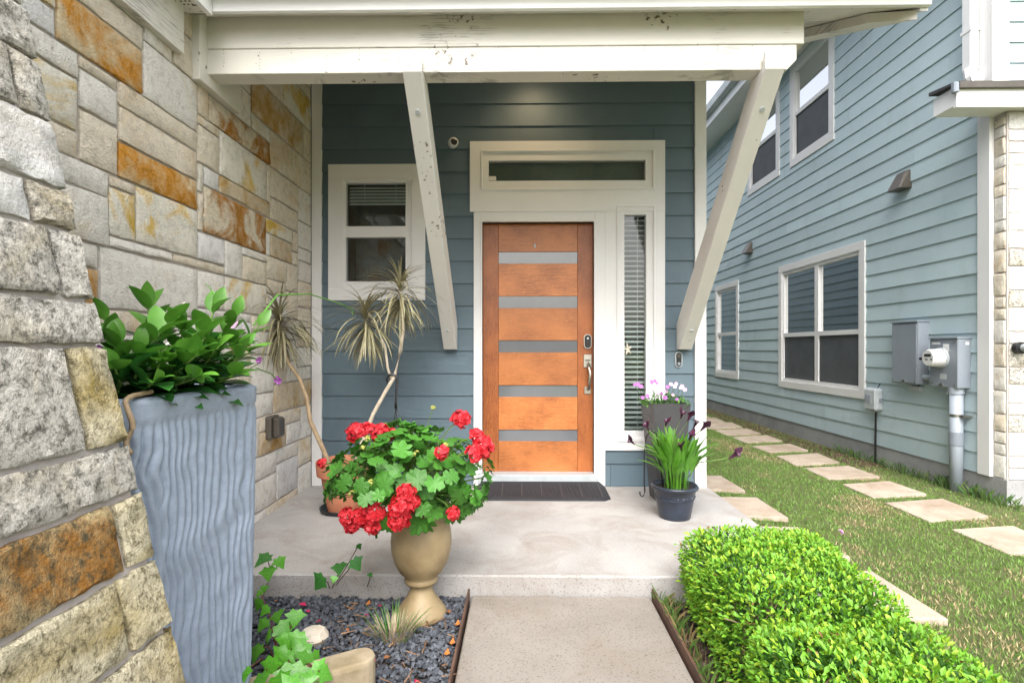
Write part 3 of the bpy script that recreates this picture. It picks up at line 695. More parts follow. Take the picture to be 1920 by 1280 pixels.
# downspout with elbow kicked out over the skirt roof
dsx, dsy = XN-.075, onX(1822, 50, XN-.06).y
dn = MB().box(dsx-.035, dsx+.04, dsy-.05, dsy+.05, 3.56, 5.5).build('downspout', 'fascia', nb, bevel=.008)
mb = MB()
pts = [(dsx, dsy, 3.58), (dsx, dsy-.01, 3.50), (dsx+.02, dsy-.03, 3.455), (dsx+.07, dsy-.06, 3.455), (dsx+.13, dsy-.09, 3.475)]
mb.tube(pts, [.05,.052,.052,.05,.05], 8); mb.build('elbow', 'fascia', dn)
MB().tube([pts[-1], (pts[-1][0]+.003, pts[-1][1]-.002, pts[-1][2])], .043, 8).build('outlet', 'black', dn)
MB().box(dsx-.04, dsx+.05, dsy-.056, dsy+.056, 3.9, 3.93).build('strap', 'fascia', dn)
# dryer vents
for px, py in ((1695, 341), (1406, 466)):
    c = onX(px, py, XN-.02); y, z = c.y, c.z
    MB().hexa([(XN-.14,y-.10,z-.09),(XN-.002,y-.10,z-.09),(XN-.002,y+.10,z-.09),(XN-.14,y+.10,z-.09),(XN-.05,y-.07,z+.10),(XN-.002,y-.08,z+.11),(XN-.002,y+.08,z+.11),(XN-.05,y+.07,z+.10)]).build('vent_hood', 'bronze', nb, bevel=.006)
# ------------------------------------------------ electric boxes on the neighbour's wall
def wall_box(x_near, x_far, d, zt, zb):   # pixel columns on wall plane (near edge) and on front plane (far edge)
    y0 = onX(x_near, 600, XN-.01).y; y1 = onX(x_far, 600, XN-d).y; return y0, y1
y0, y1 = wall_box(1742, 1672, .12, 0, 0)
cab = thing('utility_cabinet', 'flat grey steel cabinet mounted beside the round electric meter', 'utility box', (XN, (y0+y1)/2, .725))
MB().box(XN-.12, XN-.0, y0, y1, .725, 1.354).build('body', 'metal_grey', cab, bevel=.006)
MB().box(XN-.128, XN-.12, y0+.012, y1-.012, .735, 1.335).build('cover', 'metal_grey', cab, bevel=.003)
MB().box(XN-.135, XN-.0, y0-.006, y1+.006, 1.354, 1.366).build('rain_lip', 'metal_grey', cab)
MB().box(XN-.05, XN-.0, y0+.08, y0+.22, .655, .70).build('ground_bar', 'lt_grey', cab)
MB().tube([(XN-.03, y0+.12, .70), (XN-.02, y0+.11, .73)], .006, 6).build('wire', 'black', cab)
ym0, ym1 = wall_box(1821, 1743, .13, 0, 0)
met = thing('electric_meter', 'grey electric meter box with round glass meter above a thick grey conduit', 'electric meter', (XN, (ym0+ym1)/2, -.25))
MB().box(XN-.13, XN-.0, ym0, ym1, .725, 1.178).build('body', 'metal_grey', met, bevel=.006)
MB().box(XN-.142, XN+.0, ym0-.006, ym1+.006, 1.178, 1.19).build('rain_lip', 'metal_grey', met)
yc, zc = (ym0+ym1)/2+.02, 1.0
mm = MB().tube([(XN-.13, yc, zc), (XN-.15, yc, zc)], .095, 24).build('meter_ring', 'lt_grey', met)
MB().tube([(XN-.15, yc, zc), (XN-.245, yc, zc), (XN-.26, yc, zc)], [.085, .08, .07], 24).build('meter_dial', 'white_pl', mm, smooth=False)
mb = MB(); mb.box(XN-.263, XN-.26, yc-.04, yc+.04, zc+.012, zc+.036); mb.box(XN-.263, XN-.26, yc-.055, yc-.035, zc-.02, zc-.008); mb.box(XN-.263, XN-.26, yc+.0, yc+.03, zc-.02, zc-.01); mb.build('meter_display', 'black', mm)
MB().tube([(XN-.24, yc+.075, zc-.01), (XN-.25, yc+.11, zc-.012)], .013, 8).build('seal', 'black', mm)
for yy_, zz_ in ((ym0+.03, .76), (ym1-.03, .76), (ym0+.03, 1.15), (ym1-.03, 1.09)): MB().tube([(XN-.13, yy_, zz_), (XN-.136, yy_, zz_)], .008, 8).build('screw', 'nickel', met)
MB().box(XN-.139, XN-.13, yc-.02, yc+.02, .735, .765).build('hasp', 'nickel', met, bevel=.002)
MB().box(XN-.1312, XN-.13, yc-.06, yc+.02, .80, .85).build('rating_label', 'lt_grey', met)
for yy_ in (y0+.03, y1-.03): MB().tube([(XN-.128, yy_, .76), (XN-.134, yy_, .76)], .008, 8).build('screw', 'nickel', cab)
MB().box(XN-.135, XN-.128, (y0+y1)/2-.02, (y0+y1)/2+.02, .74, .77).build('hasp', 'nickel', cab, bevel=.002)
mb = MB(); mb.box(XN-.1315, XN-.13, ym0+.10, ym0+.17, 1.06, 1.13); mb.build('white_label', 'white_pl', met)
mb = MB(); mb.box(XN-.1315, XN-.13, ym1-.13, ym1-.03, 1.125, 1.145); mb.build('warning_label', 'white_pl', met)
MB().box(XN-.06, XN-.03, ym0-.0015, ym0, 1.12, 1.145).build('small_label', 'white_pl', met)
MB().tube([(XN-.06, y0-.005, .80), (XN-.06, ym1+.004, .80)], .028, 12).build('coupling', 'pvc', met)
MB().tube([(XN-.075, yc-.02, .725), (XN-.075, yc-.02, .66)], [.012,.03], 8).build('ground_clamp', 'lt_grey', met)
xc, ycn = XN-.075, ym0+.085
MB().tube([(xc, ycn, .73), (xc, ycn, -.30)], .052, 20).build('conduit', 'pvc', met, smooth=True)
MB().tube([(xc, ycn, .73), (xc, ycn, .67)], .060, 20).build('hub', 'pvc', met); MB().tube([(xc, ycn, .32), (xc, ycn, .20)], .058, 20).build('conduit_sleeve', 'metal_grey', met)
mb = MB(); mb.tube([(xc, ycn, .46), (xc, ycn, .485)], .055, 20); mb.box(XN-.09, XN, ycn-.10, ycn-.04, .465, .48); mb.build('strap', 'nickel', met)
c = onX(1634, 750, XN-.08); 
tel = thing('telephone_box', 'small rounded light grey cable box with a black cable to the ground', 'cable box', (XN, c.y, -.25))
MB().box(XN-.10, XN-.0, c.y-.10, c.y+.12, c.z-.12, c.z+.14).build('body', 'lt_grey', tel, bevel=.025)
mb = MB()
for k in range(4): mb.box(XN-.104, XN-.099, c.y-.01+k*.025, c.y+.002+k*.025, c.z-.03, c.z+.06)
mb.build('vent_ribs', 'metal_grey', tel); MB().box(XN-.06, XN-.03, c.y-.108, c.y-.099, c.z-.02, c.z+.03).build('latch', 'metal_grey', tel)
MB().tube([(XN-.03, c.y-.0, c.z-.11), (XN-.035, c.y, .1), (XN-.03, c.y+.01, -.30)], .011, 8).build('cable', 'black', tel)
MB().tube([(XN-.03, c.y-.02, c.z+.13), (XN-.012, c.y-.05, c.z+.2)], .004, 6).build('wire', 'black', tel)
q = onY(1914, 652, YS-.02)
hb = thing('wall_lamp', 'small black round fixture on the white stone wall', 'fixture', (q.x, YS, q.z))
MB().tube([(q.x, YS+.01, q.z), (q.x, YS-.03, q.z)], .05, 16).build('back_plate', 'black', hb); MB().tube([(q.x+.02, YS-.03, q.z), (q.x+.02, YS-.09, q.z)], .035, 14).build('lens', 'lt_grey', hb)

# ================================================================== GROUND
gx = [-150, 1.5, 3.0, 4.0, 150]; gz = [-.145, -.145, -.198, -.225, -.225]
def zl_(x):
    for a, b, c, d in zip(gx, gx[1:], gz, gz[1:]):
        if a <= x <= b: return c+(d-c)*(x-a)/(b-a)
mb = MB()
for a, b, c, d in zip(gx, gx[1:], gz, gz[1:]): mb.add([(a,-150,c),(b,-150,d),(b,250,d),(a,250,c)], [(0,1,2,3)])
struct(mb.build('ground', 'lawn'))
ZWK = -.09
wl, wrt = onZ(884, 1118, ZWK).x, onZ(1219, 1118, ZWK).x
struct(MB().box(wl, wrt, .2, 2.575, -.3, ZWK).build('walkway', 'walk', bevel=.006))
struct(MB().box(wl, wrt, -8, .19, -.3, ZWK).build('walkway', 'walk', bevel=.006))
XPR = onZ(1352, 930, 0).x
struct(MB().box(-1.68, XPR, 2.59, YW+.05, -.4, 0).build('porch_slab', 'porch', bevel=.008))
struct(MB().box(-1.68, wl-.022, -1, 2.588, -.5, -.118).build('gravel_bed_soil', 'mulch'))
struct(MB().box(wrt+.022, 1.48, -1, 2.588, -.5, -.125).build('hedge_bed_soil', 'mulch'))
MB_ = MB().box(wl-.018, wl-.010, -1, 2.585, -.4, -.062).build('steel_edging', 'steel_edge'); tag(MB_, 'rusty brown steel edging strip between slate chips and the walkway', 'edging')
MB_ = MB().box(wrt+.010, wrt+.020, -1, 2.585, -.4, -.055).build('steel_edging', 'steel_edge'); tag(MB_, 'rusty brown steel edging strip between walkway and clipped hedge', 'edging')
# stepping stones by the neighbour's wall
SA = [[(1579,907),(1668,901),(1737.5,925),(1637,932)], [(1660,941.5),(1766.7,933.8),(1854,966.5),(1741,976)], [(1784,991.4),(1899,984.5),(2010,1030),(1893,1038)],
      [(1507,876.6),(1591,872.3),(1650.7,892.6),(1553.8,897.6)], [(1455.3,853.9),(1531.9,848.4),(1574,865.6),(1492.8,872.3)], [(1409.2,835.6),(1481,831.3),(1515.5,843.4),(1442,847.7)],
      [(1372.5,819),(1438,815.3),(1467,825.5),(1397.5,829.4)], [(1339.7,806),(1400.6,802.8),(1426.4,811.7),(1363,816)], [(1309,794.5),(1371,791),(1392,800),(1330,804)]]
stones_xy = []
def paver(P, zt, label, group):
    vs = [(p.x, p.y, zt-.06) for p in P]+[(p.x, p.y, zt) for p in P]; stones_xy.append([(p.x, p.y) for p in P])
    o = MB().hexa(vs).build('stepping_stone', 'paver', bevel=.004); tag(o, label, 'stepping stone', group)
for q in SA:
    P = [onZ(x, y, -.185) for x, y in q]; paver(P, -.185, 'square tan concrete stepping stone in the row along the aqua wall', 'stepping stones along the neighbouring wall')
p0 = [onZ(x, y, -.185) for x, y in SA[-1]]
for k in range(1, 3): paver([v+Vector((-.05*k, .62*k, 0)) for v in p0], -.185, 'square tan concrete stepping stone in the row along the aqua wall', 'stepping stones along the neighbouring wall')
for k, yf in enumerate((2.46, 3.18, 3.91, 4.66)):
    sk_ = .05
    P = [Vector((XPR+.015, yf+.53+(.02 if k else 0), 0)), Vector((1.92+U(-.02,.02), yf+.53, 0)), Vector((1.93, yf, 0)), Vector((XPR+.03 if k != 0 else 1.3, yf+.05 if k else yf+.02, 0))]
    paver(P, -.128, 'pale concrete stepping stone in the row beside the porch slab', 'stepping stones beside the porch')
# lawn blades
def inpoly(x, y, P):
    c = False; n = len(P)
    for i in range(n):
        (x1, y1), (x2, y2) = P[i], P[(i+1) % n]
        if (y1 > y) != (y2 > y) and x < (x2-x1)*(y-y1)/(y2-y1)+x1: c = not c
    return c
def vcol_mesh(name, V, Fc, C, mat, parent=None):
    me = bpy.data.meshes.new(name); me.from_pydata(V, [], Fc); ca = me.color_attributes.new('Col', 'FLOAT_COLOR', 'POINT')
    flat = [x for c in C for x in (c[0], c[1], c[2], 1)]; ca.data.foreach_set('color', flat); me.materials.append(M[mat]); me.update()
    o = bpy.data.objects.new(name, me); COL.objects.link(o); attach(o, parent); return o
V = []; Fc = []; C = []
def blade(x, y, z, h, w, col):
    a = U(0, 6.283); lx, ly = U(-.6,.6)*h, U(-.6,.6)*h; dx, dy = math.cos(a)*w, math.sin(a)*w; b = len(V)
    V.extend([(x-dx, y-dy, z), (x+dx, y+dy, z), (x+lx*.4+dx*.6, y+ly*.4+dy*.6, z+h*.6), (x+lx, y+ly, z+h)]); Fc.append((b, b+1, b+2)); Fc.append((b, b+2, b+3))
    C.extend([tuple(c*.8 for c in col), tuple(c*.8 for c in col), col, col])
cnt = 0; cents = [(sum(p_[0] for p_ in P)/4, sum(p_[1] for p_ in P)/4) for P in stones_xy]
while cnt < 100000:
    t_ = random.random(); y = 1.6 + 11*t_**1.7; x = U(1.40, 4.06)
    if x < XPR+.02 and 2.55 < y < YW+.05: continue
    if y > YW+.1 and x < XR1+.03: continue
    if any(inpoly(c_[0]+(x-c_[0])*1.06, c_[1]+(y-c_[1])*1.06, P) for P, c_ in zip(stones_xy, cents)): continue
    n_ = mnoise.noise(Vector((x*1.6, y*1.1, 0)))+.6*mnoise.noise(Vector((x*6, y*5, 3)))
    near_wall = x > 3.65
    if near_wall and random.random() < .55: cnt += 1; continue
    dry = n_+U(-.4,.4) > .43
    g = U(.7, 1.2)
    col = (.46*g, .37*g, .20*g) if dry else (.175*g, .305*g, .06*g)
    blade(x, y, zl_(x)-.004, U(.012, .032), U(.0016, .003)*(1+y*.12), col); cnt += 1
for k in range(500):   # longer tufts at the foundation
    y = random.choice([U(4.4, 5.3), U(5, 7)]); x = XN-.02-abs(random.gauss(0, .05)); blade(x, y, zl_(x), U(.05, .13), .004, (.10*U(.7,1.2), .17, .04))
stuff(tag(vcol_mesh('lawn_grass', V, Fc, C, 'vleaf'), 'short patchy lawn grass, green and straw coloured', 'grass'))
# mulch strip litter by the foundation
V = []; Fc = []; C = []
def chip(x, y, z, s, col, flat=.4):
    b = len(V); e = Matrix.Rotation(U(0,6.28), 3, 'Z') @ Matrix.Rotation(U(-.7,.7), 3, 'X') @ Matrix.Rotation(U(-.7,.7), 3, 'Y')
    L = [(-1,-.7,-flat),(1,-.8,-flat),(.9,.8,-flat),(-.8,.7,-flat),(-.7,-.5,flat),(.8,-.5,flat),(.6,.6,flat),(-.7,.5,flat)]
    for p_ in L:
        q_ = e @ Vector((p_[0]*s*U(.7,1.2), p_[1]*s*U(.6,1.1), p_[2]*s)); V.append((x+q_.x, y+q_.y, z+q_.z)); C.append(col)
    Fc.extend([tuple(b+i for i in f) for f in [(0,3,2,1),(4,5,6,7),(0,1,5,4),(1,2,6,5),(2,3,7,6),(3,0,4,7)]])
for k in range(2500):
    y = 6.0+6.5*random.random(); x = U(3.62, 4.05); g = U(.6,1.3); chip(x, y, zl_(x)+.005, U(.008,.02), (.09*g,.055*g,.032*g), .2)
stuff(tag(vcol_mesh('bark_litter', V, Fc, C, 'vchip'), 'brown bark litter strip along the aqua house foundation', 'mulch'))
V = []; Fc = []; C = []
for k in range(7500):
    x = U(-1.45, wl-.025); y = 1.0+1.57*math.sqrt(random.random()) ; g = U(.45, 1.5)
    hgt = .015*mnoise.noise(Vector((x*3, y*3, 1)))
    chip(x, y, -.115+hgt+U(0,.018), U(.006,.0145), (.070*g, .078*g, .094*g), U(.25,.5))
stuff(tag(vcol_mesh('slate_chips', V, Fc, C, 'vchip'), 'dark blue grey slate chips covering the bed around the urn', 'gravel'))
V = []; Fc = []; C = []
for k in range(1500):
    x = U(wrt+.03, 1.2); y = U(1.5, 2.57); g = U(.5,1.4); chip(x, y, -.12+U(0,.015), U(.008,.022), (.05*g,.032*g,.024*g), .25)
stuff(tag(vcol_mesh('bark_mulch', V, Fc, C, 'vchip'), 'dark bark mulch under the clipped hedge', 'mulch'))
# ================================================================== OBJECTS AND PLANTS
def leaf_pts(L, W, prof, n, fold, bend, twist=0):
    vs = []; y = z = 0.0; ds_ = L/n
    for i in range(n+1):
        s = i/n; ph = bend*s
        if i: y -= math.sin(bend*(s-.5/n))*ds_; z += math.cos(bend*(s-.5/n))*ds_
        w_ = W*.5*prof(s); nx, ny = math.sin(ph)*0, 1
        ny_, nz_ = math.cos(ph), math.sin(ph)    # surface normal direction
        tw = twist*s
        for k in (-1, 0, 1):
            ox = k*w_*math.cos(tw); off = (fold*w_ if k else 0) + k*w_*math.sin(tw)
            vs.append((ox, y+ny_*off, z+nz_*off))
    fs = []
    for i in range(n):
        for k in (0, 1): a = i*3+k; fs.append((a, a+1, a+4, a+3))
    return vs, fs
ovate = lambda s: max(.03, max(0, math.sin(math.pi*min(1, s**.75)))**.8) if 0 < s < 1 else .03
lance = lambda s: max(.04, math.sin(math.pi*(s**.8))) if 0 < s < 1 else .05
strap = lambda s: (1-s)**.45*min(1, .5+4*s)
callap = lambda s: .10 if s < .42 else max(.04, max(0, math.sin(math.pi*min(1, (s-.42)/.58)**.7))**.9+.05*(1-s))
def leaf_mesh(name, L, W, prof, mat, n=6, fold=.25, bend=.6, twist=0):
    v, f = leaf_pts(L, W, prof, n, fold, bend, twist); me = MB().add(v, f).mesh(name, True); me.materials.append(M[mat]); return me
def add_leaf(mb, mtx, L, W, prof, n=6, fold=.25, bend=.6):
    v, f = leaf_pts(L, W, prof, n, fold, bend); mb.add([mtx @ Vector(p_) for p_ in v], f)
def disc_leaf(name, mat, lobes=7, n=28, cup=.18, ruff=.05):
    vs = [(0,0,0)]; fs = []
    for ring, rr in ((1,.55), (2,1.0)):
        for k in range(n):
            a = 2*math.pi*k/n; notch = 1-.55*math.exp(-((a-math.pi if a > 0 else 0)/.22)**2)
            lob = 1+.10*math.cos(lobes*a)+.03*math.cos(3*lobes*a)
            r = rr*notch*(lob if ring == 2 else 1)
            z = cup*r*r + (ruff*math.sin(lobes*a+1) if ring == 2 else .4*ruff*math.sin(lobes*a))
            vs.append((r*math.cos(a), r*math.sin(a), z))
    for k in range(n):
        k2 = (k+1) % n; fs.append((0, 1+k, 1+k2)); fs.append((1+k, 1+n+k, 1+n+k2, 1+k2))
    me = MB().add(vs, fs).mesh(name, True); me.materials.append(M[mat]); return me
def flower_ball(name, mat, npet, rad, psize, seed):
    rs = random.Random(seed); mb = MB()
    for k in range(npet):
        a = rs.uniform(0, 6.283); cz = rs.uniform(-.55, 1); sr = math.sqrt(1-cz*cz); d = Vector((sr*math.cos(a), sr*math.sin(a), cz))
        c = d*rad*rs.uniform(.7, 1.05); m_ = fm(c, (d+Vector((rs.uniform(-.5,.5), rs.uniform(-.5,.5), rs.uniform(-.5,.5)))), rs.uniform(0, 6), psize*rs.uniform(.75, 1.2))
        pts = [(0,0,0)]+[(math.cos(t_)*(1 if i % 2 == 0 else .78), math.sin(t_)*(1 if i % 2 == 0 else .78), .25*rs.uniform(.3,1.2)) for i, t_ in enumerate([2*math.pi*j/8 for j in range(8)])]
        mb.add([m_ @ Vector(p_) for p_ in pts], [(0, 1+j, 1+(j+1) % 8) for j in range(8)])
    me = mb.mesh(name); me.materials.append(M[mat]); return me

# ---------------------------------------------------------------- tall ridged planter
PC = Vector((-1.165, 1.50, -.118)); ZT = .968; HT = ZT-PC.z
def rsq(t_, hs, r):   # rounded square perimeter, t in 0..1
    P = 8*(hs-r)+2*math.pi*r; s = t_*P; seg = 2*(hs-r); arc = math.pi*r/2; q = 0
    for q in range(4):
        if s <= seg: p_ = Vector((hs, -hs+r+s)); nrm = Vector((1, 0)); break
        s -= seg
        if s <= arc: a = s/r; p_ = Vector((hs-r+r*math.cos(a), hs-r+r*math.sin(a))); nrm = Vector((math.cos(a), math.sin(a))); break
        s -= arc
    a = q*math.pi/2; rot = Matrix.Rotation(a, 2); return rot @ p_, rot @ nrm
planter = thing('tall_planter', 'tall square blue-grey planter with wavy ridged sides beside the stone pier', 'planter', PC)
NP, NZ = 1000, 120; vs = []; fs = []; rotp = Matrix.Rotation(R(-3), 2)
levels = [(i/(NZ-1)) for i in range(NZ)]
for lv in levels:
    z = lv*HT; hs_ = .292+.015*lv; rim = lv > .952
    for k in range(NP):
        t_ = k/NP; p_, nr_ = rsq(t_, hs_, .115); s = t_*2.2
        wob = 1.25*mnoise.noise(Vector((s*3.3, z*3.6, 5)))+.75*mnoise.noise(Vector((s*9, z*6.5, 9)))+.3*mnoise.noise(Vector((s*18, z*14, 2)))
        wob += .35*mnoise.noise(Vector((s*5, z*15, 1))); d = .018*(abs(math.sin(math.pi*(s/.031+wob)))**.5-.65) if not rim else .004
        if lv > .925 and not rim: d *= max(0, (.952-lv)/.027)
        q = rotp @ (p_+nr_*d); vs.append((PC.x+q.x, PC.y+q.y, PC.z+z))
for i in range(NZ-1):
    for k in range(NP): fs.append((i*NP+k, i*NP+(k+1) % NP, (i+1)*NP+(k+1) % NP, (i+1)*NP+k))
b0 = len(vs); L0 = (NZ-1)*NP
for (ins, dz) in ((.012, .008), (.04, .006), (.05, -.05)):
    for k in range(NP):
        p_, nr_ = rsq(k/NP, .307-ins, .11-ins*.5); q = rotp @ p_; vs.append((PC.x+q.x, PC.y+q.y, ZT+dz))
for r_ in range(3):
    A = L0 if r_ == 0 else b0+(r_-1)*NP; B = b0+r_*NP
    for k in range(NP): fs.append((A+k, A+(k+1) % NP, B+(k+1) % NP, B+k))
fs.append(tuple(b0+2*NP+k for k in range(NP))); MB().add(vs, fs).build('body', 'planter', planter, smooth=True)
so_ = MB(); so_.lathe([(.0, 0), (.3, 0)], (PC.x, PC.y, ZT-.03), 24); so_.add([(PC.x+.262*math.cos(a)*1.05, PC.y+.262*math.sin(a)*1.05, ZT-.028) for a in [k*.3 for k in range(21)]], [tuple(range(21))]); so_.build('soil', 'soil', planter)
man = thing('mandevilla', 'leafy dark green climbing plant with white buds growing in the tall ridged planter', 'plant', (PC.x, PC.y, ZT-.03))
lmA = leaf_mesh('leaf', .125, .072, ovate, 'leaf_dark', 7, .22, .7); lmB = leaf_mesh('leaf', .105, .056, ovate, 'leaf_mid', 7, .28, .5); lmC = leaf_mesh('leaf', .135, .078, ovate, 'leaf_dark', 7, .15, 1.0)
def vine(path, sizes=(.7, 1.1), step=.045, young=.35, par=man):
    mb = MB(); mb.tube(path, [.0045]*(len(path)-1)+[.002], 6); mb.build('stem', 'stem_green', par, smooth=True)
    pts = [Vector(p_) for p_ in path]; tot = sum((b-a).length for a, b in zip(pts, pts[1:])); d = .035; k = 0
    while d < tot:
        r_ = d
        for a, b in zip(pts, pts[1:]):
            l_ = (b-a).length
            if r_ <= l_: pos = a+(b-a)*(r_/l_); ax = (b-a).normalized(); break
            r_ -= l_
        sp = k*1.57+U(-.4,.4); top = d/tot
        for sgn in (0, math.pi):
            a = sp+sgn; side = Vector((math.cos(a), math.sin(a), 0))
            dr_ = (side*(1-.45*top)+ax*(.25+.75*top)+Vector((0,0,U(.1,.45)))); me = random.choice([lmA, lmC, lmA]) if top < 1-young else lmB
            inst(me, 'leaf', par, fm(pos, dr_, U(-.3,.3), U(*sizes)*1.12*(1-.35*top)))
        d += step*(1+.3*U(-1,1)); k += 1
    inst(lmB, 'leaf', par, fm(pts[-1], pts[-1]-pts[-2]+Vector((.0,.0,.01)), U(0,6), .6))
def vp(px, py, Y): return onY(px, py, Y)
for (bx_, by_, tip, Y0, Y1) in ((330, 735, (278, 570), 1.40, 1.42), (300, 738, (322, 600), 1.34, 1.36), (360, 732, (345, 615), 1.45, 1.40), (400, 728, (405, 575), 1.52, 1.5),
                            (420, 728, (440, 590), 1.60, 1.58), (450, 725, (485, 610), 1.68, 1.66), (270, 740, (215, 650), 1.30, 1.28), (390, 735, (375, 660), 1.42, 1.36),
                            (440, 730, (468, 660), 1.58, 1.52), (330, 742, (300, 680), 1.38, 1.30), (250, 745, (197, 600), 1.28, 1.32), (240, 745, (215, 690), 1.26, 1.22), (300, 742, (290, 715), 1.34, 1.24), (360, 738, (365, 710), 1.44, 1.34), (430, 732, (440, 705), 1.56, 1.48), (330, 738, (310, 630), 1.42, 1.46), (400, 732, (430, 640), 1.52, 1.5), (350, 735, (375, 625), 1.50, 1.55), (310, 735, (330, 660), 1.36, 1.33), (420, 735, (410, 650), 1.5, 1.42), (290, 740, (262, 655), 1.32, 1.30), (460, 728, (450, 650), 1.66, 1.6), (380, 735, (395, 620), 1.45, 1.40)):
    a = vp(bx_, by_, Y0); a.z = ZT-.035; a.x = min(a.x, -.985); a.y = min(max(a.y, 1.28), 1.70); b = vp(*tip, Y1); m_ = a.lerp(b, .5)+Vector((U(-.02,.02), U(-.02,.02), .02)); vine([a, m_, b])
mb = MB(); mb.tube([vp(398, 575, 1.5), vp(401, 555, 1.5), vp(394, 540, 1.5), vp(385, 532, 1.5)], [.002,.0015,.0012,.001], 5); mb.tube([vp(270, 565, 1.41), vp(262, 545, 1.41), vp(236, 538, 1.4)], [.002,.0015,.001], 5)
mb.tube([vp(475, 610, 1.66), vp(520, 553, 1.75), vp(580, 551, 2.0), vp(640, 570, 2.3), vp(660, 580, 2.4), vp(661, 590, 2.4)], [.003,.003,.0028,.0025,.0025,.002], 5); mb.build('tendril', 'leaf_mid', man)
for px, py, Y in ((340, 575, 1.44), (310, 650, 1.33), (440, 610, 1.55), (452, 622, 1.6)):
    MB().tube([vp(px-10, py+16, Y), vp(px-3, py+5, Y), vp(px+6, py-8, Y)], [.002, .0065, .002], 7).build('bud', 'petal_pink' if px > 400 else 'rock', man, smooth=True)
def chaikin(P, n=2):
    for _ in range(n):
        Q = [P[0]]
        for a, b in zip(P, P[1:]): Q += [a.lerp(b, .25), a.lerp(b, .75)]
        P = Q+[P[-1]]
    return P
mb = MB(); mb.tube(chaikin([vp(235, 738, 1.23)+Vector((.02,.06,0)), vp(232, 745, 1.19), vp(240, 770, 1.17), vp(252, 800, 1.17), vp(233, 830, 1.16), vp(245, 850, 1.15)]), .006, 6); mb.build('bare_vine', 'stem', man, smooth=True)
pf_me = flower_ball('flower', 'petal_pur', 6, .007, .009, 3)
for px, py, Y in ((187, 656, 1.25), (487, 676, 1.62), (524, 716, 1.75), (520, 712, 1.75)):
    inst(pf_me, 'flower', man, fm(vp(px, py, Y), (.3,-1,.3)))
mb = MB(); mb.tube([vp(470, 690, 1.62), vp(487, 680, 1.62)], .0015, 5); mb.tube([vp(480, 690, 1.66), vp(508, 700, 1.72), vp(523, 716, 1.75)], .002, 5); mb.tube([vp(205, 690, 1.28), vp(188, 658, 1.25)], .002, 5); mb.build('flower_stalk', 'stem_green', man)

# ---------------------------------------------------------------- sandstone urn
UC = onZ(790, 1152, -.108)
urn = MB().lathe([(.0,-.0),(.112,0),(.115,.012),(.110,.026),(.092,.05),(.066,.085),(.051,.115),(.047,.138),(.050,.147),(.071,.151),(.076,.162),(.072,.174),(.070,.180),(.094,.200),(.119,.245),(.133,.30),(.136,.34),(.131,.39),(.121,.43),(.118,.455),(.125,.478),(.135,.49),(.128,.497),(.112,.485),(.10,.44),(.0,.42)], UC, 40).build('garden_urn', 'urn', smooth=True)
tag(urn, 'tan glazed pedestal urn standing in the slate chips', 'urn')
ZU = UC.z+.49
ger = thing('geranium', 'bushy red flowering geranium in a hanging basket set on the tan urn', 'plant', (UC.x, UC.y, ZU))
bk = MB().lathe([(.0,-.06),(.09,-.06),(.125,.04),(.132,.045),(.132,.055),(.12,.055),(.0,.045)], (UC.x, UC.y, ZU), 28).build('basket', 'leaf_dark', ger)
gl = [disc_leaf('leaf', 'leaf_ger', 7, 28, .22, .06), disc_leaf('leaf', 'leaf_ger', 9, 28, -.10, .07), disc_leaf('leaf', 'leaf_ger', 7, 28, .05, .09)]
gc = onY(768, 895, UC.y); rx, ry, rz = .345, .31, .235
k = 0; nl = 0
mbp = MB()
while nl < 300:
    k += 1
    cz = U(-.72, 1); a = U(0, 6.283); sr = math.sqrt(max(0, 1-cz*cz)); d = Vector((sr*math.cos(a), sr*math.sin(a), cz))
    lay_ = random.choice([1, 1, 1, .82, .7, .52])
    bump_ = 1+.16*mnoise.noise(d*2.2)
    pos = gc+Vector((d.x*rx, d.y*ry, d.z*rz))*lay_*bump_
    if pos.z < ZU-.12 and (Vector((pos.x, pos.y))-Vector((UC.x, UC.y))).length < .15: continue
    if d.y > .5 and d.z < .2 and random.random() < .7: continue
    nrm = Vector((d.x/rx, d.y/ry, d.z/rz)).normalized()+Vector((U(-.45,.45), U(-.45,.45), U(-.1,.6)))
    inst(random.choice(gl), 'leaf', ger, fm(pos, nrm, U(0,6.28), U(.026, .047)))
    mbp.tube([gc.lerp(pos, .35)-Vector((0,0,.04)), gc.lerp(pos, .75)-Vector((0,0,.015)), pos], .0018, 4); nl += 1
mbp.build('leaf_stalks', 'stem_green', ger)
fh = [flower_ball('flower_head', 'petal_red', 105, .038, .0125, s_) for s_ in (1, 2, 3)]
mbs = MB()
for px, py, dy, sc in ((668,810,-.10,1.05),(690,806,-.06,.8),(716,814,-.08,1.1),(735,815,-.04,.75),(864,785,-.08,1.0),(893,816,-.10,.85),(905,838,-.12,1.2),(890,850,-.14,.95),(828,848,-.24,.75),
                       (762,925,-.31,1.0),(752,950,-.32,1.2),(748,972,-.31,1.15),(775,940,-.30,.7),(702,962,-.28,1.1),(680,968,-.26,1.05),(700,985,-.27,.85),(652,968,-.20,1.0),(660,985,-.19,.8),(850,962,-.22,.7),(605,868,-.02,.55)):
    pos = onY(px, py, UC.y+dy); d = (pos-gc).normalized()
    inst(random.choice(fh), 'flower_head', ger, fm(pos, d+Vector((0,-.3,.3)), U(0,6), sc)); mbs.tube([gc.lerp(pos, .4), gc.lerp(pos, .8)+Vector((0,0,.015)), pos], .0028, 5)
bd = flower_ball('bud', 'bud', 10, .012, .006, 5)
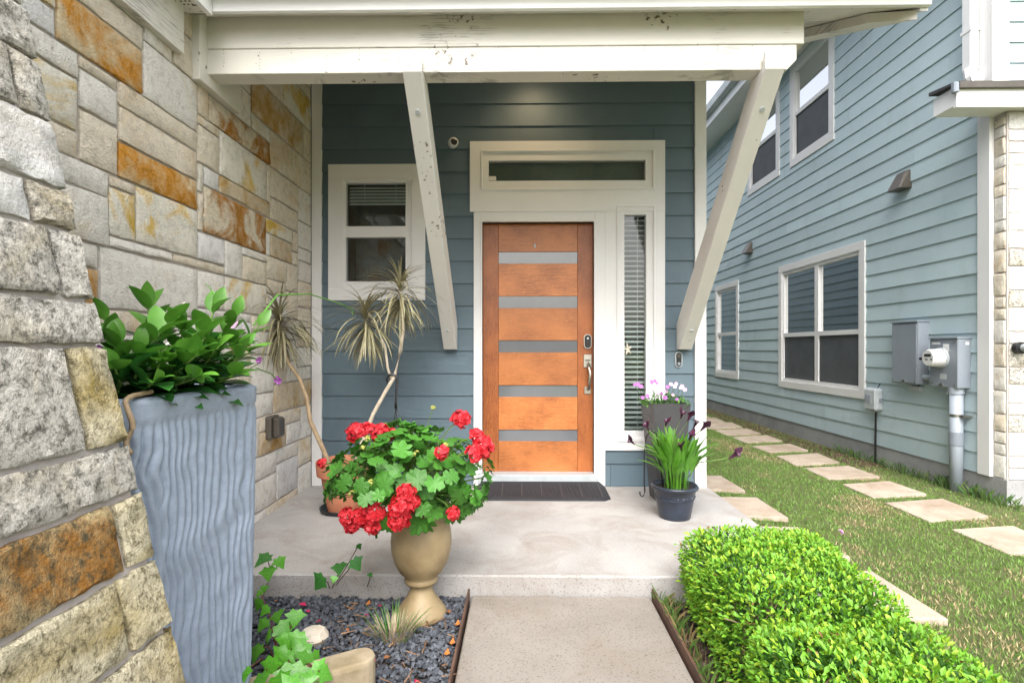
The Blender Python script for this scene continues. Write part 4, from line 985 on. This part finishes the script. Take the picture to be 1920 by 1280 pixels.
for px, py, dy in ((812,765,-.05),(680,840,-.2),(695,905,-.3),(658,925,-.25),(835,835,-.22),(780,850,-.3),(690,822,-.2)):
    pos = onY(px, py, UC.y+dy); inst(bd, 'bud', ger, fm(pos, (0,-.2,1), U(0,6), 1)); mbs.tube([gc.lerp(pos, .55), pos], .0018, 4)
mbs.build('flower_stalks', 'stem_green', ger)
hk = onY(735, 712, UC.y); ap = onY(742, 765, UC.y)
mb = MB(); 
arc = [hk+Vector((-.022,0,-.012))]+[hk+Vector((.024*math.cos(a)-.0, 0, .024*math.sin(a))) for a in [math.pi*.95-i*.45 for i in range(7)]]+[ap+Vector((0,0,.03)), ap]
mb.tube(arc, [.004]+[.0065]*7+[.005,.008], 8)
for px, py, dy in ((733,835,.08),(748,838,-.10),(790,845,.05)): mb.tube([ap, ap.lerp(onY(px, py, UC.y+dy), .5), onY(px, py+25, UC.y+dy)], .0022, 5)
mb.build('hanger_hook', 'black', ger, smooth=True)

# ---------------------------------------------------------------- terracotta pot with dracaena
TC = onZ(645, 956, 0.0)
pot = thing('terracotta_pot', 'terracotta flower pot on a black saucer in the porch corner', 'pot', TC)
MB().lathe([(.0,.0),(.135,0),(.15,.006),(.158,.03),(.15,.03),(.143,.012),(.0,.012)], TC, 32).build('saucer', 'black', pot, smooth=True)
MB().lathe([(.0,.012),(.105,.012),(.148,.235),(.152,.24),(.175,.245),(.182,.335),(.176,.34),(.166,.335),(.155,.25),(.14,.25),(.0,.248)], TC, 36).build('pot_body', 'terra', pot, smooth=False)
MB().lathe([(.0,.255),(.155,.262)], TC, 20).build('soil', 'soil', pot)
dra = thing('dracaena', 'spiky dracaena with three drooping leaf heads on bare bent stems', 'plant', TC+Vector((0,0,.25)))
YT = TC.y
def P3(px, py, dy=0): return onY(px, py, YT+dy)
base = TC+Vector((-.06,-.02,.24))
MB().tube([base, P3(605,840), P3(582,790), P3(575,745), P3(562,710), P3(540,680), P3(527,640), P3(522,600)], [.017,.016,.0145,.013,.0125,.0125,.011,.009], 10).build('stem', 'stem', dra, smooth=True)
b2 = TC+Vector((.03,.02,.24))
MB().tube([b2, P3(675,840,.03), P3(700,775,.03), P3(722,735,.03), P3(740,705,.03), P3(751,655,.03), P3(756,620,.03), P3(755,590,.03), P3(750,545,.03)], [.016,.015,.013,.0125,.0125,.012,.0115,.010,.008], 10).build('stem', 'stem_pale', dra, smooth=True)
MB().tube([P3(735,715,.03), P3(727,690,.01), P3(722,650,0), P3(705,610,0), P3(687,580,0)], [.009,.0085,.008,.008,.007], 8).build('stem', 'stem_pale', dra, smooth=True)
def head(c, n, L, axis, seed):
    rs = random.Random(seed); mb = MB(); axis = Vector(axis).normalized(); q = axis.to_track_quat('Z', 'Y').to_matrix()
    for k in range(n):
        t_ = k/n; el_ = R(84)-t_**.7*R(140)+rs.uniform(-.15,.15); a = rs.uniform(0, 6.283)
        d = q @ Vector((math.cos(el_)*math.cos(a), math.cos(el_)*math.sin(a), math.sin(el_)))
        pos = c-axis*(.16*t_)
        ll = L*rs.uniform(.72, 1.05)*(.75+.35*math.sin(math.pi*min(1, t_*1.3)))
        add_leaf(mb, fm(pos, d, 0, 1), ll, .015, strap, 8, .25, rs.uniform(.8, 1.7)*(1 if el_ > -.2 else .45))
    return mb.build('leaf_head', 'leaf_drac', dra, smooth=True)
head(P3(524,590), 160, .40, (-.05,-.1,1), 1); head(P3(750,535,.03), 150, .37, (.05,-.15,1), 2); head(P3(686,585), 150, .38, (0,-.15,1), 3)

# ---------------------------------------------------------------- doormat, calla pot, petunia planter, hook
mx0, mx1 = onZ(888, 930, .01).x, onZ(1144, 930, .01).x; my0, my1 = onZ(1015, 937, .008).y, T-.036
mat_ = thing('door_mat', 'black rubber threshold ramp mat in front of the wooden door', 'mat', ((mx0+mx1)/2, my0, 0))
c_ = .05
prof = [(mx0+c_, my0), (mx1-c_, my0), (mx1, my0+c_), (mx1, my1-.1), (mx1-.03, my1), (mx0+.03, my1), (mx0, my1-.1), (mx0, my0+c_)]
zt_ = lambda y: .012+.040*(y-my0)/(my1-my0); n = len(prof)
MB().add([(x, y, .001) for x, y in prof]+[(x+(.012 if x < 0.5*(mx0+mx1) else -.012), y+(.012 if y < (my0+my1)/2 else -.0), zt_(y)) for x, y in prof], [tuple(range(n)), tuple(range(n, 2*n))]+[(i, (i+1) % n, n+(i+1) % n, n+i) for i in range(n)]).build('ramp', 'rubber', mat_, bevel=.003)
for k in range(7):
    x = mx0+.06+(mx1-mx0-.12)*k/6; y0_, y1_ = my0+.05, my1-.05
    MB().hexa([(x-.003,y0_,zt_(y0_)-.004),(x+.003,y0_,zt_(y0_)-.004),(x+.003,y1_,zt_(y1_)-.004),(x-.003,y1_,zt_(y1_)-.004),(x-.002,y0_,zt_(y0_)+.003),(x+.002,y0_,zt_(y0_)+.003),(x+.002,y1_,zt_(y1_)+.003),(x-.002,y1_,zt_(y1_)+.003)]).build('rib', 'pot_grey', mat_)
    if k < 6:
        mb = MB(); w_ = (mx1-mx0-.12)/6
        for j in range(4):
            xa_ = x+.015+j*w_/4.4; mb.hexa([(xa_,y1_,zt_(y1_)-.003),(xa_+.01,y1_,zt_(y1_)-.003),(xa_+.035,y0_+.02,zt_(y0_+.02)-.003),(xa_+.025,y0_+.02,zt_(y0_+.02)-.003),(xa_,y1_,zt_(y1_)+.002),(xa_+.01,y1_,zt_(y1_)+.002),(xa_+.035,y0_+.02,zt_(y0_+.02)+.002),(xa_+.025,y0_+.02,zt_(y0_+.02)+.002)])
        mb.build('tread', 'rubber', mat_)
CC = onZ(1265, 969, 0)
cp = thing('flower_pot', 'dark blue resin flower pot holding calla lilies', 'pot', CC)
MB().lathe([(.0,0),(.093,0),(.100,.01),(.112,.08),(.126,.15),(.132,.185),(.146,.19),(.149,.205),(.142,.215),(.13,.208),(.125,.19),(.0,.185)], CC, 40).build('pot_body', 'pot_blue', cp, smooth=True)
MB().lathe([(.1225,.128),(.1255,.130),(.1262,.134),(.1235,.136)], CC, 40).build('band', 'pot_blue', cp)
mb = MB()
for k in range(14):
    a = 2*math.pi*k/14; r_ = .125
    for j in (-1, 0, 1):
        aa = a+j*.09; mb.tube([(CC.x+r_*math.cos(aa), CC.y+r_*math.sin(aa), CC.z+.145+.004*abs(j)), (CC.x+(r_+.004)*math.cos(aa+.06), CC.y+(r_+.004)*math.sin(aa+.06), CC.z+.150-.004*abs(j))], .003, 5)
mb.build('relief_band', 'pot_blue', cp)
MB().lathe([(.0,.192),(.128,.19)], CC, 24).build('soil', 'soil', cp)
cal = thing('calla_lily', 'green calla lilies with black-purple flowers in the dark blue pot', 'plant', CC+Vector((0,0,.19)))
cl = [leaf_mesh('leaf', .42, .058, callap, 'leaf_calla', 12, .35, b_) for b_ in (.2, .45, .8, 1.35)]
for k in range(95):
    a = U(0, 6.283); r_ = .085*math.sqrt(random.random()); pos = CC+Vector((r_*math.cos(a)+.005, r_*math.sin(a), .185)); out = U(.02, .22)*(r_/.085+.2)
    d = Vector((math.cos(a)*out, math.sin(a)*out, 1)); me = random.choices(cl, [3,3,2,1.2])[0]
    m_ = fm(pos, d, 0, U(.62, 1.0)) ; # bend outwards
    z_ax = d.normalized(); outv = Vector((math.cos(a+U(-.5,.5)), math.sin(a+U(-.5,.5)), 0)); y_ax = -(outv-z_ax*outv.dot(z_ax)).normalized(); x_ax = y_ax.cross(z_ax)
    m_ = Matrix.Translation(pos) @ Matrix((x_ax, y_ax, z_ax)).transposed().to_4x4() @ Matrix.Scale(U(.62, 1.0), 4)
    inst(me, 'leaf', cal, m_)
fv = []; ff = []; NN = 14; prof_ = [(.004,0),(.007,.02),(.011,.04),(.018,.058),(.027,.07)]
for i, (r_, z) in enumerate(prof_):
    for k in range(NN):
        a = 2*math.pi*k/NN; lift = (.030*math.exp(-((a-math.pi)/.7)**2)*(i/4)**2) - .012*(i/4)**3*(1-math.exp(-((a-math.pi)/.9)**2))
        fv.append((r_*math.cos(a), r_*math.sin(a), z+lift))
for i in range(len(prof_)-1):
    for k in range(NN): ff.append((i*NN+k, i*NN+(k+1) % NN, (i+1)*NN+(k+1) % NN, (i+1)*NN+k))
cfm = MB().add(fv, ff).mesh('spathe', True); cfm.materials.append(M['calla_fl'])
mbs = MB()
for px, py, dy, sc, dx in ((1216,808,-.02,1.2,-.3),(1190,833,-.02,1.0,-.8),(1247,800,-.03,1.0,.1),(1276,785,.0,1.1,.1),(1289,790,.0,1.3,.2),(1300,802,.02,1.1,.3),(1313,808,-.02,1.3,.5),(1292,824,-.06,1.0,.2),(1277,844,-.10,1.1,-.1),(1366,860,-.10,1.4,.9)):
    pos = onY(px, py, CC.y+dy); b_ = CC+Vector((U(-.05,.05), U(-.05,.05), .19)); d = Vector((dx, -.35, .75)); inst(cfm, 'spathe', cal, fm(pos, d, U(0,6), sc*.8))
    mid = b_.lerp(pos, .6)+Vector((-.25*(pos.x-b_.x), 0, .05)); mbs.tube([b_, mid, pos+d.normalized()*.01], [.004,.0035,.003], 6)
mbs.build('flower_stalks', 'stem_green', cal, smooth=True)
# metal hook leaning out of the calla pot
mb = MB(); H0 = CC+Vector((-.07, .02, .18))
mb.tube([H0, onY(1236, 840, CC.y+.02), onY(1230, 812, CC.y+.01), onY(1221, 806, CC.y), onY(1212, 818, CC.y), onY(1208, 845, CC.y), onY(1208, 900, CC.y), onY(1209, 921, CC.y), onY(1207, 929, CC.y), onY(1203, 930, CC.y), onY(1200, 926, CC.y), onY(1200, 921, CC.y)], .0045, 8)
hkk = mb.build('metal_hook', 'black', smooth=True); tag(hkk, 'thin black metal crook hooked over the side of the calla lily pot', 'hook')
# square charcoal planter with petunias
QY = 3.93; qc = onY(1247, 752, QY); qw = .135; qt = qc.z-.005
sq = thing('square_planter', 'tall tapered charcoal square planter with petunias by the side light', 'planter', (qc.x, QY, 0))
mb = MB(); hb_ = .085; rt = Matrix.Rotation(R(6), 2)
def sqp(h_, z): return [(qc.x+(rt @ Vector(p_)).x, QY+(rt @ Vector(p_)).y, z) for p_ in ((-h_,-h_),(h_,-h_),(h_,h_),(-h_,h_))]
mb.add(sqp(hb_, .001)+sqp(qw, qt)+sqp(qw-.012, qt)+sqp(qw-.02, qt-.05), [(0,3,2,1)]+[(i, (i+1) % 4, 4+(i+1) % 4, 4+i) for i in range(4)]+[(4+i, 4+(i+1) % 4, 8+(i+1) % 4, 8+i) for i in range(4)]+[(8+i, 8+(i+1) % 4, 12+(i+1) % 4, 12+i) for i in range(4)]+[(12,13,14,15)])
mb.build('body', 'pot_grey', sq); mb = MB(); mb.add(sqp(qw-.017, qt-.03), [(0,1,2,3)]); mb.build('soil', 'soil', sq)
pet = thing('petunia', 'purple and pale pink petunias spilling from the charcoal planter', 'plant', (qc.x, QY, qt-.03))
mb = MB()
for k in range(420):
    x, y = U(-.17,.15), U(-.14,.13); pos = Vector((qc.x+x, QY+y, qt-.03+U(0,.10)*(1-abs(x)/.25))); add_leaf(mb, fm(pos, (U(-1,1), U(-1,.6), U(.2,1.2)), 0, 1), U(.018,.034), U(.009,.014), ovate, 3, .2, .5)
mb.build('foliage', 'leaf_mid', pet)
def petflower(mat): 
    vs = [(0,0,-.4)]+[((1 if k % 3 else .8)*math.cos(2*math.pi*k/15), (1 if k % 3 else .8)*math.sin(2*math.pi*k/15), .12*math.sin(k*2.1)) for k in range(15)]
    me = MB().add(vs, [(0, 1+k, 1+(k+1) % 15) for k in range(15)]).mesh('flower', True); me.materials.append(M[mat]); return me
pfa, pfb = petflower('petal_pur'), petflower('petal_pink')
eye = MB().add([(.28*math.cos(k), .28*math.sin(k), -.18) for k in range(7)], [tuple(range(7))]).mesh('flower_eye'); eye.materials.append(M['calla_fl'])
mbs = MB()
for px, py, kd in ((1190,721,0),(1196,720,0),(1202,724,0),(1222,716,0),(1228,714,0),(1232,718,0),(1214,742,0),(1205,745,0),(1225,728,1),(1243,722,1),(1252,725,0),(1258,720,1),(1265,724,1),(1268,719,1),(1276,727,1),(1279,724,1),(1240,738,0),(1262,740,1),(1269,748,0),(1233,735,1),(1249,733,1),(1284,730,1),(1247,745,0)):
    pos = onY(px, py, QY-.10+U(-.04,.06)); m_ = fm(pos, (U(-.3,.3), -1, U(.1,.6)), U(0,6), U(.012,.018)); f_ = inst(pfb if kd else pfa, 'flower', pet, m_)
    if kd: inst(eye, 'flower_eye', f_, m_); 
    mbs.tube([Vector((qc.x+(pos.x-qc.x)*.6, QY, qt-.02)), pos+Vector((0,.012,-.004))], .0015, 4)
mbs.build('flower_stalks', 'stem_green', pet)
# ---------------------------------------------------------------- wall devices
c = onY(851, 270, YW-.05)
sc_ = thing('security_camera', 'small white round security camera on the slate blue siding', 'camera', (c.x, YW, c.z))
MB().tube([(c.x-.018, YW-.004, c.z+.005), (c.x-.015, YW-.035, c.z+.003)], .022, 14).build('mount', 'white_pl', sc_)
MB().tube([(c.x-.018, YW-.03, c.z+.004), (c.x-.012, YW-.045, c.z+.003), (c.x+.004, YW-.09, c.z), (c.x+.007, YW-.098, c.z-.001)], [.026,.038,.038,.033], 20).build('body', 'white_pl', sc_, smooth=True)
MB().tube([(c.x+.007, YW-.0975, c.z-.001), (c.x+.008, YW-.1, c.z-.001)], .026, 18).build('lens_face', 'black', sc_)
c = onY(1273, 674, YW-.03); db = thing('video_doorbell', 'slim black video doorbell with silver rim on the siding under the brace', 'doorbell', (c.x, YW, c.z))
pb_ = lambda u, d, z: (u, YW-.006-d, z)
pill(pb_, c.x, c.z, .055, .122, 0, .022).build('rim', 'lt_grey', db); pill(pb_, c.x, c.z, .043, .110, .022, .026).build('face', 'black', db)
pill(pb_, c.x, c.z+.03, .026, .0262, .026, .030).build('camera_lens', 'bronze', db); pill(pb_, c.x, c.z-.032, .024, .0242, .026, .029).build('button', 'metal_grey', db)
c = onX(512, 800, XL+.03); ob = thing('outlet_box', 'bronze weatherproof outlet cover on the stone wall', 'outlet', (XL+.03, c.y, c.z))
MB().box(XL+.0, XL+.045, c.y-.07, c.y+.07, c.z-.075, c.z+.075).build('base', 'bronze', ob, bevel=.01); MB().box(XL+.045, XL+.09, c.y-.055, c.y+.055, c.z-.07, c.z+.065).build('cover', 'bronze', ob, bevel=.015)
c = onY(1177, 655, YW-.012); mb = MB()
for k in range(5):
    a = R(100+72*k); mb.tube([(c.x, YW-.012, c.z), (c.x+.035*math.cos(a), YW-.014, c.z+.05*math.sin(a))], [.011,.004], 6)
tag(mb.build('starfish', 'rock', smooth=True), 'small tan starfish ornament stuck on the side light glass', 'ornament')
# ---------------------------------------------------------------- hedge shrubs
def shrub(name, label, cx, cy, hx_, hy_, zt__, n, seed, zb__=-.12, skew=0):
    rs = random.Random(seed); th = thing(name, label, 'hedge', (cx, cy, zb__), 'clipped hedge shrubs')
    V_ = []; F_ = []; C_ = []; zc_ = (zt__+zb__)/2; hz_ = (zt__-zb__)/2
    cnt_ = 0
    while cnt_ < n:
        # point on rounded box shell
        d = Vector((rs.gauss(0,1), rs.gauss(0,1), rs.gauss(0,1)+.25)); d.normalize(); p4 = 5.0
        s_ = (abs(d.x)**p4+abs(d.y)**p4+abs(d.z)**p4)**(-1/p4); u = d*s_
        if u.z < -.9: continue
        nr2 = Vector((abs(u.x)**(p4-1)*(1 if u.x > 0 else -1)/hx_, abs(u.y)**(p4-1)*(1 if u.y > 0 else -1)/hy_, abs(u.z)**(p4-1)*(1 if u.z > 0 else -1)/hz_)).normalized()
        lump = .045*mnoise.noise(Vector((cx+u.x*hx_, cy+u.y*hy_, u.z*hz_))*4.5)+.02*mnoise.noise(Vector((cx+u.x*hx_, cy+u.y*hy_, u.z*hz_))*11)
        depth = -rs.random()**1.6*.09+(.03*rs.random() if rs.random() < .06 else 0)
        yy = cy+u.y*hy_; rgt = cx+hx_+skew*max(-.05, u.y*hy_); lft = cx-hx_; pos = Vector((lft+(u.x+1)/2*(rgt-lft), yy, zc_+u.z*hz_))+nr2*(lump+depth+.01)
        if mnoise.noise(pos*16) > .42 and rs.random() < .75: cnt_ += 1; continue
        dr_ = nr2*.8+Vector((rs.uniform(-1,1), rs.uniform(-1,1), rs.uniform(-.2,1.1)))
        L = rs.uniform(.013,.025); W_ = L*.54
        m_ = fm(pos, dr_, rs.uniform(-1,1), 1); v, f = leaf_pts(L, W_, lambda s: math.sin(math.pi*(.08+.87*s)), 2, .3, rs.uniform(.1,.7))
        b = len(V_); V_.extend([tuple(m_ @ Vector(q)) for q in v]); F_.extend([tuple(b+i for i in q) for q in f])
        yl = rs.random(); outer_leaf = depth > -.03
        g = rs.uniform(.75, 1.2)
        col = ((.15 if yl < .7 else .26)*g, (.36 if yl < .7 else .42)*g, .022*g) if outer_leaf else (.055*g, .18*g, .015*g)  # leaves deeper in the shell get a darker green, for dark gaps
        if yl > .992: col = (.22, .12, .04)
        C_.extend([col]*len(v)); cnt_ += 1
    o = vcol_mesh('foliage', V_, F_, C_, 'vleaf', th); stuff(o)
    mb = MB()
    for k in range(9):
        b_ = Vector((cx+rs.uniform(-.6,.6)*hx_, cy+rs.uniform(-.7,.7)*hy_, zb__-.02))
        for j in range(3): mb.tube([b_, b_+Vector((rs.uniform(-.08,.08), rs.uniform(-.08,.08), .16)), b_+Vector((rs.uniform(-.2,.2), rs.uniform(-.2,.2), .34))], [.007,.005,.002], 5)
    mb.build('branches', 'stem', th)
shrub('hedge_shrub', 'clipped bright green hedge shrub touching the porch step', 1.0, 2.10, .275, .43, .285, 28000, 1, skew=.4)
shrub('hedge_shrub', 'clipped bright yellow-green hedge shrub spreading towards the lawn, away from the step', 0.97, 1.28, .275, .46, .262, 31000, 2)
# ---------------------------------------------------------------- bits in the slate bed
ivm = []
for s_ in (1, 2):
    out = [(0,-.25),(.35,-.42),(.55,-.12),(.95,.05),(.55,.35),(.38,.62),(0,1.15),(-.38,.62),(-.55,.35),(-.95,.05),(-.55,-.12),(-.35,-.42)]
    vs = [(0,.05,.06)]+[(x*.55, y*.55+.05, .10*abs(x)) for x, y in out]+[(x, y, -.12*(x*x+y*y)*(1 if s_ == 1 else .3)+.15*abs(x)) for x, y in out]
    n = 12; me = MB().add(vs, [(0, 1+k, 1+(k+1) % n) for k in range(n)]+[(1+k, 1+n+k, 1+n+(k+1) % n, 1+(k+1) % n) for k in range(n)]).mesh('leaf', True); me.materials.append(M['leaf_ivy' if s_ == 1 else 'leaf_dark']); ivm.append(me)
ivy = thing('ivy', 'large bright green ivy leaves beside the weathered concrete block', 'plant', onZ(520, 1260, -.115))
mbs = MB(); base = onZ(530, 1270, -.11)
for px, py, Y, sc, nx, ny in ((497,1165,1.98,.06,-.2,-.6),(525,1175,1.95,.075,.3,-.5),(545,1165,2.0,.06,.5,-.2),(540,1195,1.90,.08,.1,-.9),(505,1190,1.9,.055,-.5,-.6),(570,1210,1.86,.085,.4,-.6),(535,1225,1.80,.09,-.1,-.9),(575,1230,1.80,.07,.5,-.5),(510,1240,1.75,.08,-.4,-.8),(548,1255,1.70,.10,.1,-.8),(590,1225,1.86,.05,.8,-.1),(462,1255,1.66,.05,-.5,-.6),(520,1275,1.66,.09,-.2,-.7),(570,1270,1.68,.08,.4,-.6),(500,1140,2.05,.05,-.2,-.4),(488,1110,2.15,.035,0,-.5),(555,1150,2.0,.07,.3,-.6),(520,1150,2.02,.06,-.1,-.5),(590,1255,1.74,.08,.5,-.6),(485,1215,1.84,.07,-.5,-.7),(605,1262,1.72,.06,.7,-.4),(555,1285,1.62,.10,.1,-.7),(490,1270,1.68,.08,-.4,-.7),(560,1190,1.9,.07,.3,-.8)):
    pos = onY(px, py, Y); inst(ivm[0], 'leaf', ivy, fm(pos, (nx+U(-.3,.3), ny, .55+U(-.2,.2)), U(2.2,4.0), sc*.62)); mbs.tube([base, base.lerp(pos, .6)+Vector((0,0,.05)), pos], .002, 5)
mbs.build('vine_stems', 'stem_red', ivy)
iv2 = thing('ivy', 'young ivy shoot with drooping dark leaves against the porch step', 'plant', onZ(615, 1105, -.115))
b2 = onZ(620, 1108, -.11); mbs = MB()
for px, py, Y, sc, me, dv in ((603,1085,2.36,.055,1,(-.4,-.9,.2)),(637,1060,2.38,.045,1,(-.1,-.5,.8)),(665,1052,2.36,.045,1,(.6,-.7,.3)),(627,1082,2.36,.022,0,(.2,-.8,.5)),(672,1022,2.36,.020,1,(.6,-.5,.5)),(693,1076,2.4,.018,1,(.2,-.4,.9))):
    pos = onY(px, py, Y); inst(ivm[me], 'leaf', iv2, fm(pos, dv, U(2.6,3.6), sc)); s0 = b2 if px < 690 else onZ(685, 1108, -.11); mbs.tube([s0, s0.lerp(pos, .6)+Vector((.01,0,.01)), pos], .002, 5)
mbs.build('vine_stems', 'stem_red', iv2)
iv3 = thing('ivy', 'small ivy cluster at the foot of the ridged planter by the porch step', 'plant', onZ(497, 1085, -.115))
b3 = onZ(503, 1090, -.11); mbs = MB()
for px, py, Y, sc, me, dv in ((500,1044,2.33,.055,1,(-.2,-.4,.9)),(522,1050,2.33,.04,0,(.5,-.5,.7)),(503,1068,2.30,.045,0,(0,-.7,.7)),(496,1100,2.25,.022,0,(.1,-.8,.5)),(487,1128,2.12,.035,0,(-.3,-.8,.3))):
    pos = onY(px, py, Y); inst(ivm[me], 'leaf', iv3, fm(pos, dv, U(2.6,3.6), sc)); mbs.tube([b3, b3.lerp(pos, .6)+Vector((.01,0,.01)), pos], .002, 5)
mbs.build('vine_stems', 'stem_red', iv3)
# weathered concrete block with a rounded end
a_ = onZ(560, 1262, .03); b_ = onZ(703, 1222, .03); dv = (b_-a_); dv.z = 0; L_ = dv.length; ang = math.atan2(dv.y, dv.x); a_ = b_-dv.normalized()*.42
vs = []; prof = []
w2 = .055
for k in range(9): t_ = -math.pi/2+math.pi*k/8; prof.append((.42-w2+w2*math.cos(t_)*1.0, w2*math.sin(t_)))
prof += [(0, w2), (0, -w2)]
rt2 = Matrix.Rotation(ang, 2); n = len(prof)
lv = [(-.14, 1.0), (.02, 1.0), (.032, .93), (.036, .8)]
mb = MB(); vs = []
for z, s_ in lv:
    for x, y in prof: q = rt2 @ Vector((x if s_ == 1 else min(x, .42-(1-s_)*.05), y*s_)); vs.append((a_.x+q.x, a_.y+q.y, z))
fs = [(i*n+k, i*n+(k+1) % n, (i+1)*n+(k+1) % n, (i+1)*n+k) for i in range(3) for k in range(n)]+[tuple(3*n+k for k in range(n))]
tag(mb.add(vs, fs).build('concrete_block', 'trough', smooth=False, bevel=.003), 'weathered tan concrete block with a rounded end in the slate chips', 'block')
rk = onZ(588, 1192, -.09); mb = MB(); mb.lathe([(.0,-.03),(.05,-.025),(.062,0),(.045,.025),(.0,.035)], rk, 9); o = mb.build('white_rock', 'rock', bevel=.004); tag(o, 'pale smooth rock behind the ivy leaves', 'rock')
gt = onZ(738, 1195, -.115); tuft = thing('grass_tuft', 'cut back clump of dry straw grass with green shoots beside the urn', 'grass clump', gt)
mb = MB(); mg = MB()
for k in range(240):
    a = U(0,6.28); r_ = .075*math.sqrt(random.random()); pos = gt+Vector((r_*math.cos(a), r_*math.sin(a), 0)); d = (math.cos(a)*r_*7, math.sin(a)*r_*7, 1)
    if k < 190: add_leaf(mb, fm(pos, d), U(.05,.10), .0045, strap, 3, .2, U(0,.6))
    else: add_leaf(mg, fm(pos, (d[0]*1.4, d[1]*1.4, 1)), U(.08,.15), .005, strap, 4, .2, U(.1,.7))
mb.build('dry_blades', 'straw', tuft); mg.build('green_blades', 'leaf_mid', tuft)
# fallen straw, leaves and petals
V = []; Fc = []; C = []
for k in range(120):
    x = U(-.85, wl-.03); y = U(1.6, 2.5); L = U(.02,.09); a = U(0,6.28); b = len(V); dx, dy = math.cos(a)*L, math.sin(a)*L; z = -.095+U(0,.012)
    V += [(x,y,z),(x+dx,y+dy,z+U(-.004,.01)),(x+dx-dy*.05,y+dy+dx*.05,z+.004),(x-dy*.06,y+dx*.06,z+.003)]; Fc.append((b,b+1,b+2,b+3)); g = U(.6,1.2); C += [(.30*g,.17*g,.09*g)]*4
for k in range(24):
    x = U(-1.15, -.30); y = U(1.75, 2.5); b = len(V); z = -.088; r_ = U(.008,.016)
    V += [(x+r_*math.cos(t_)*U(.7,1.2), y+r_*math.sin(t_), z+U(0,.012)) for t_ in (0,1.2,2.5,3.8,5.1)]; Fc.append(tuple(range(b, b+5))); C += [random.choice([(.55,.02,.09),(.6,.03,.12),(.35,.14,.05)])]*5
for px, py in ((690,1132),(1690-880,1150),(848,1205),(838,1225),(858,1170)):
    p_ = onZ(px, py, -.085); b = len(V); V += [(p_.x-.012,p_.y,p_.z),(p_.x,p_.y-.02,p_.z+.006),(p_.x+.012,p_.y,p_.z+.002),(p_.x,p_.y+.03,p_.z+.008)]; Fc.append((b,b+1,b+2,b+3)); C += [(.55,.20,.05)]*4
stuff(tag(vcol_mesh('leaf_litter', V, Fc, C, 'vleaf'), 'fallen red petals, straw and dry leaves on the slate chips', 'litter'))
V = []; Fc = []; C = []
for k in range(260):
    x = random.choice([wrt+.03+abs(random.gauss(0,.02)), wrt+.03+abs(random.gauss(0,.05))]); y = 1.75+.8*random.random()**.6; blade(x, y, -.12, U(.03,.11), .003, random.choice([(.12,.22,.05),(.30,.22,.10),(.10,.20,.04)]))
stuff(tag(vcol_mesh('edge_grass', V, Fc, C, 'vleaf'), 'wispy grass along the edging under the hedge', 'grass'))
q = onZ(1575, 997, -.14); inst_me = flower_ball('fallen_flower', 'petal_pink', 5, .012, .016, 8); o = inst(inst_me, 'fallen_flower', None, Matrix.Translation(q)); tag(o, 'faded pink blossom lying on the lawn', 'flower')
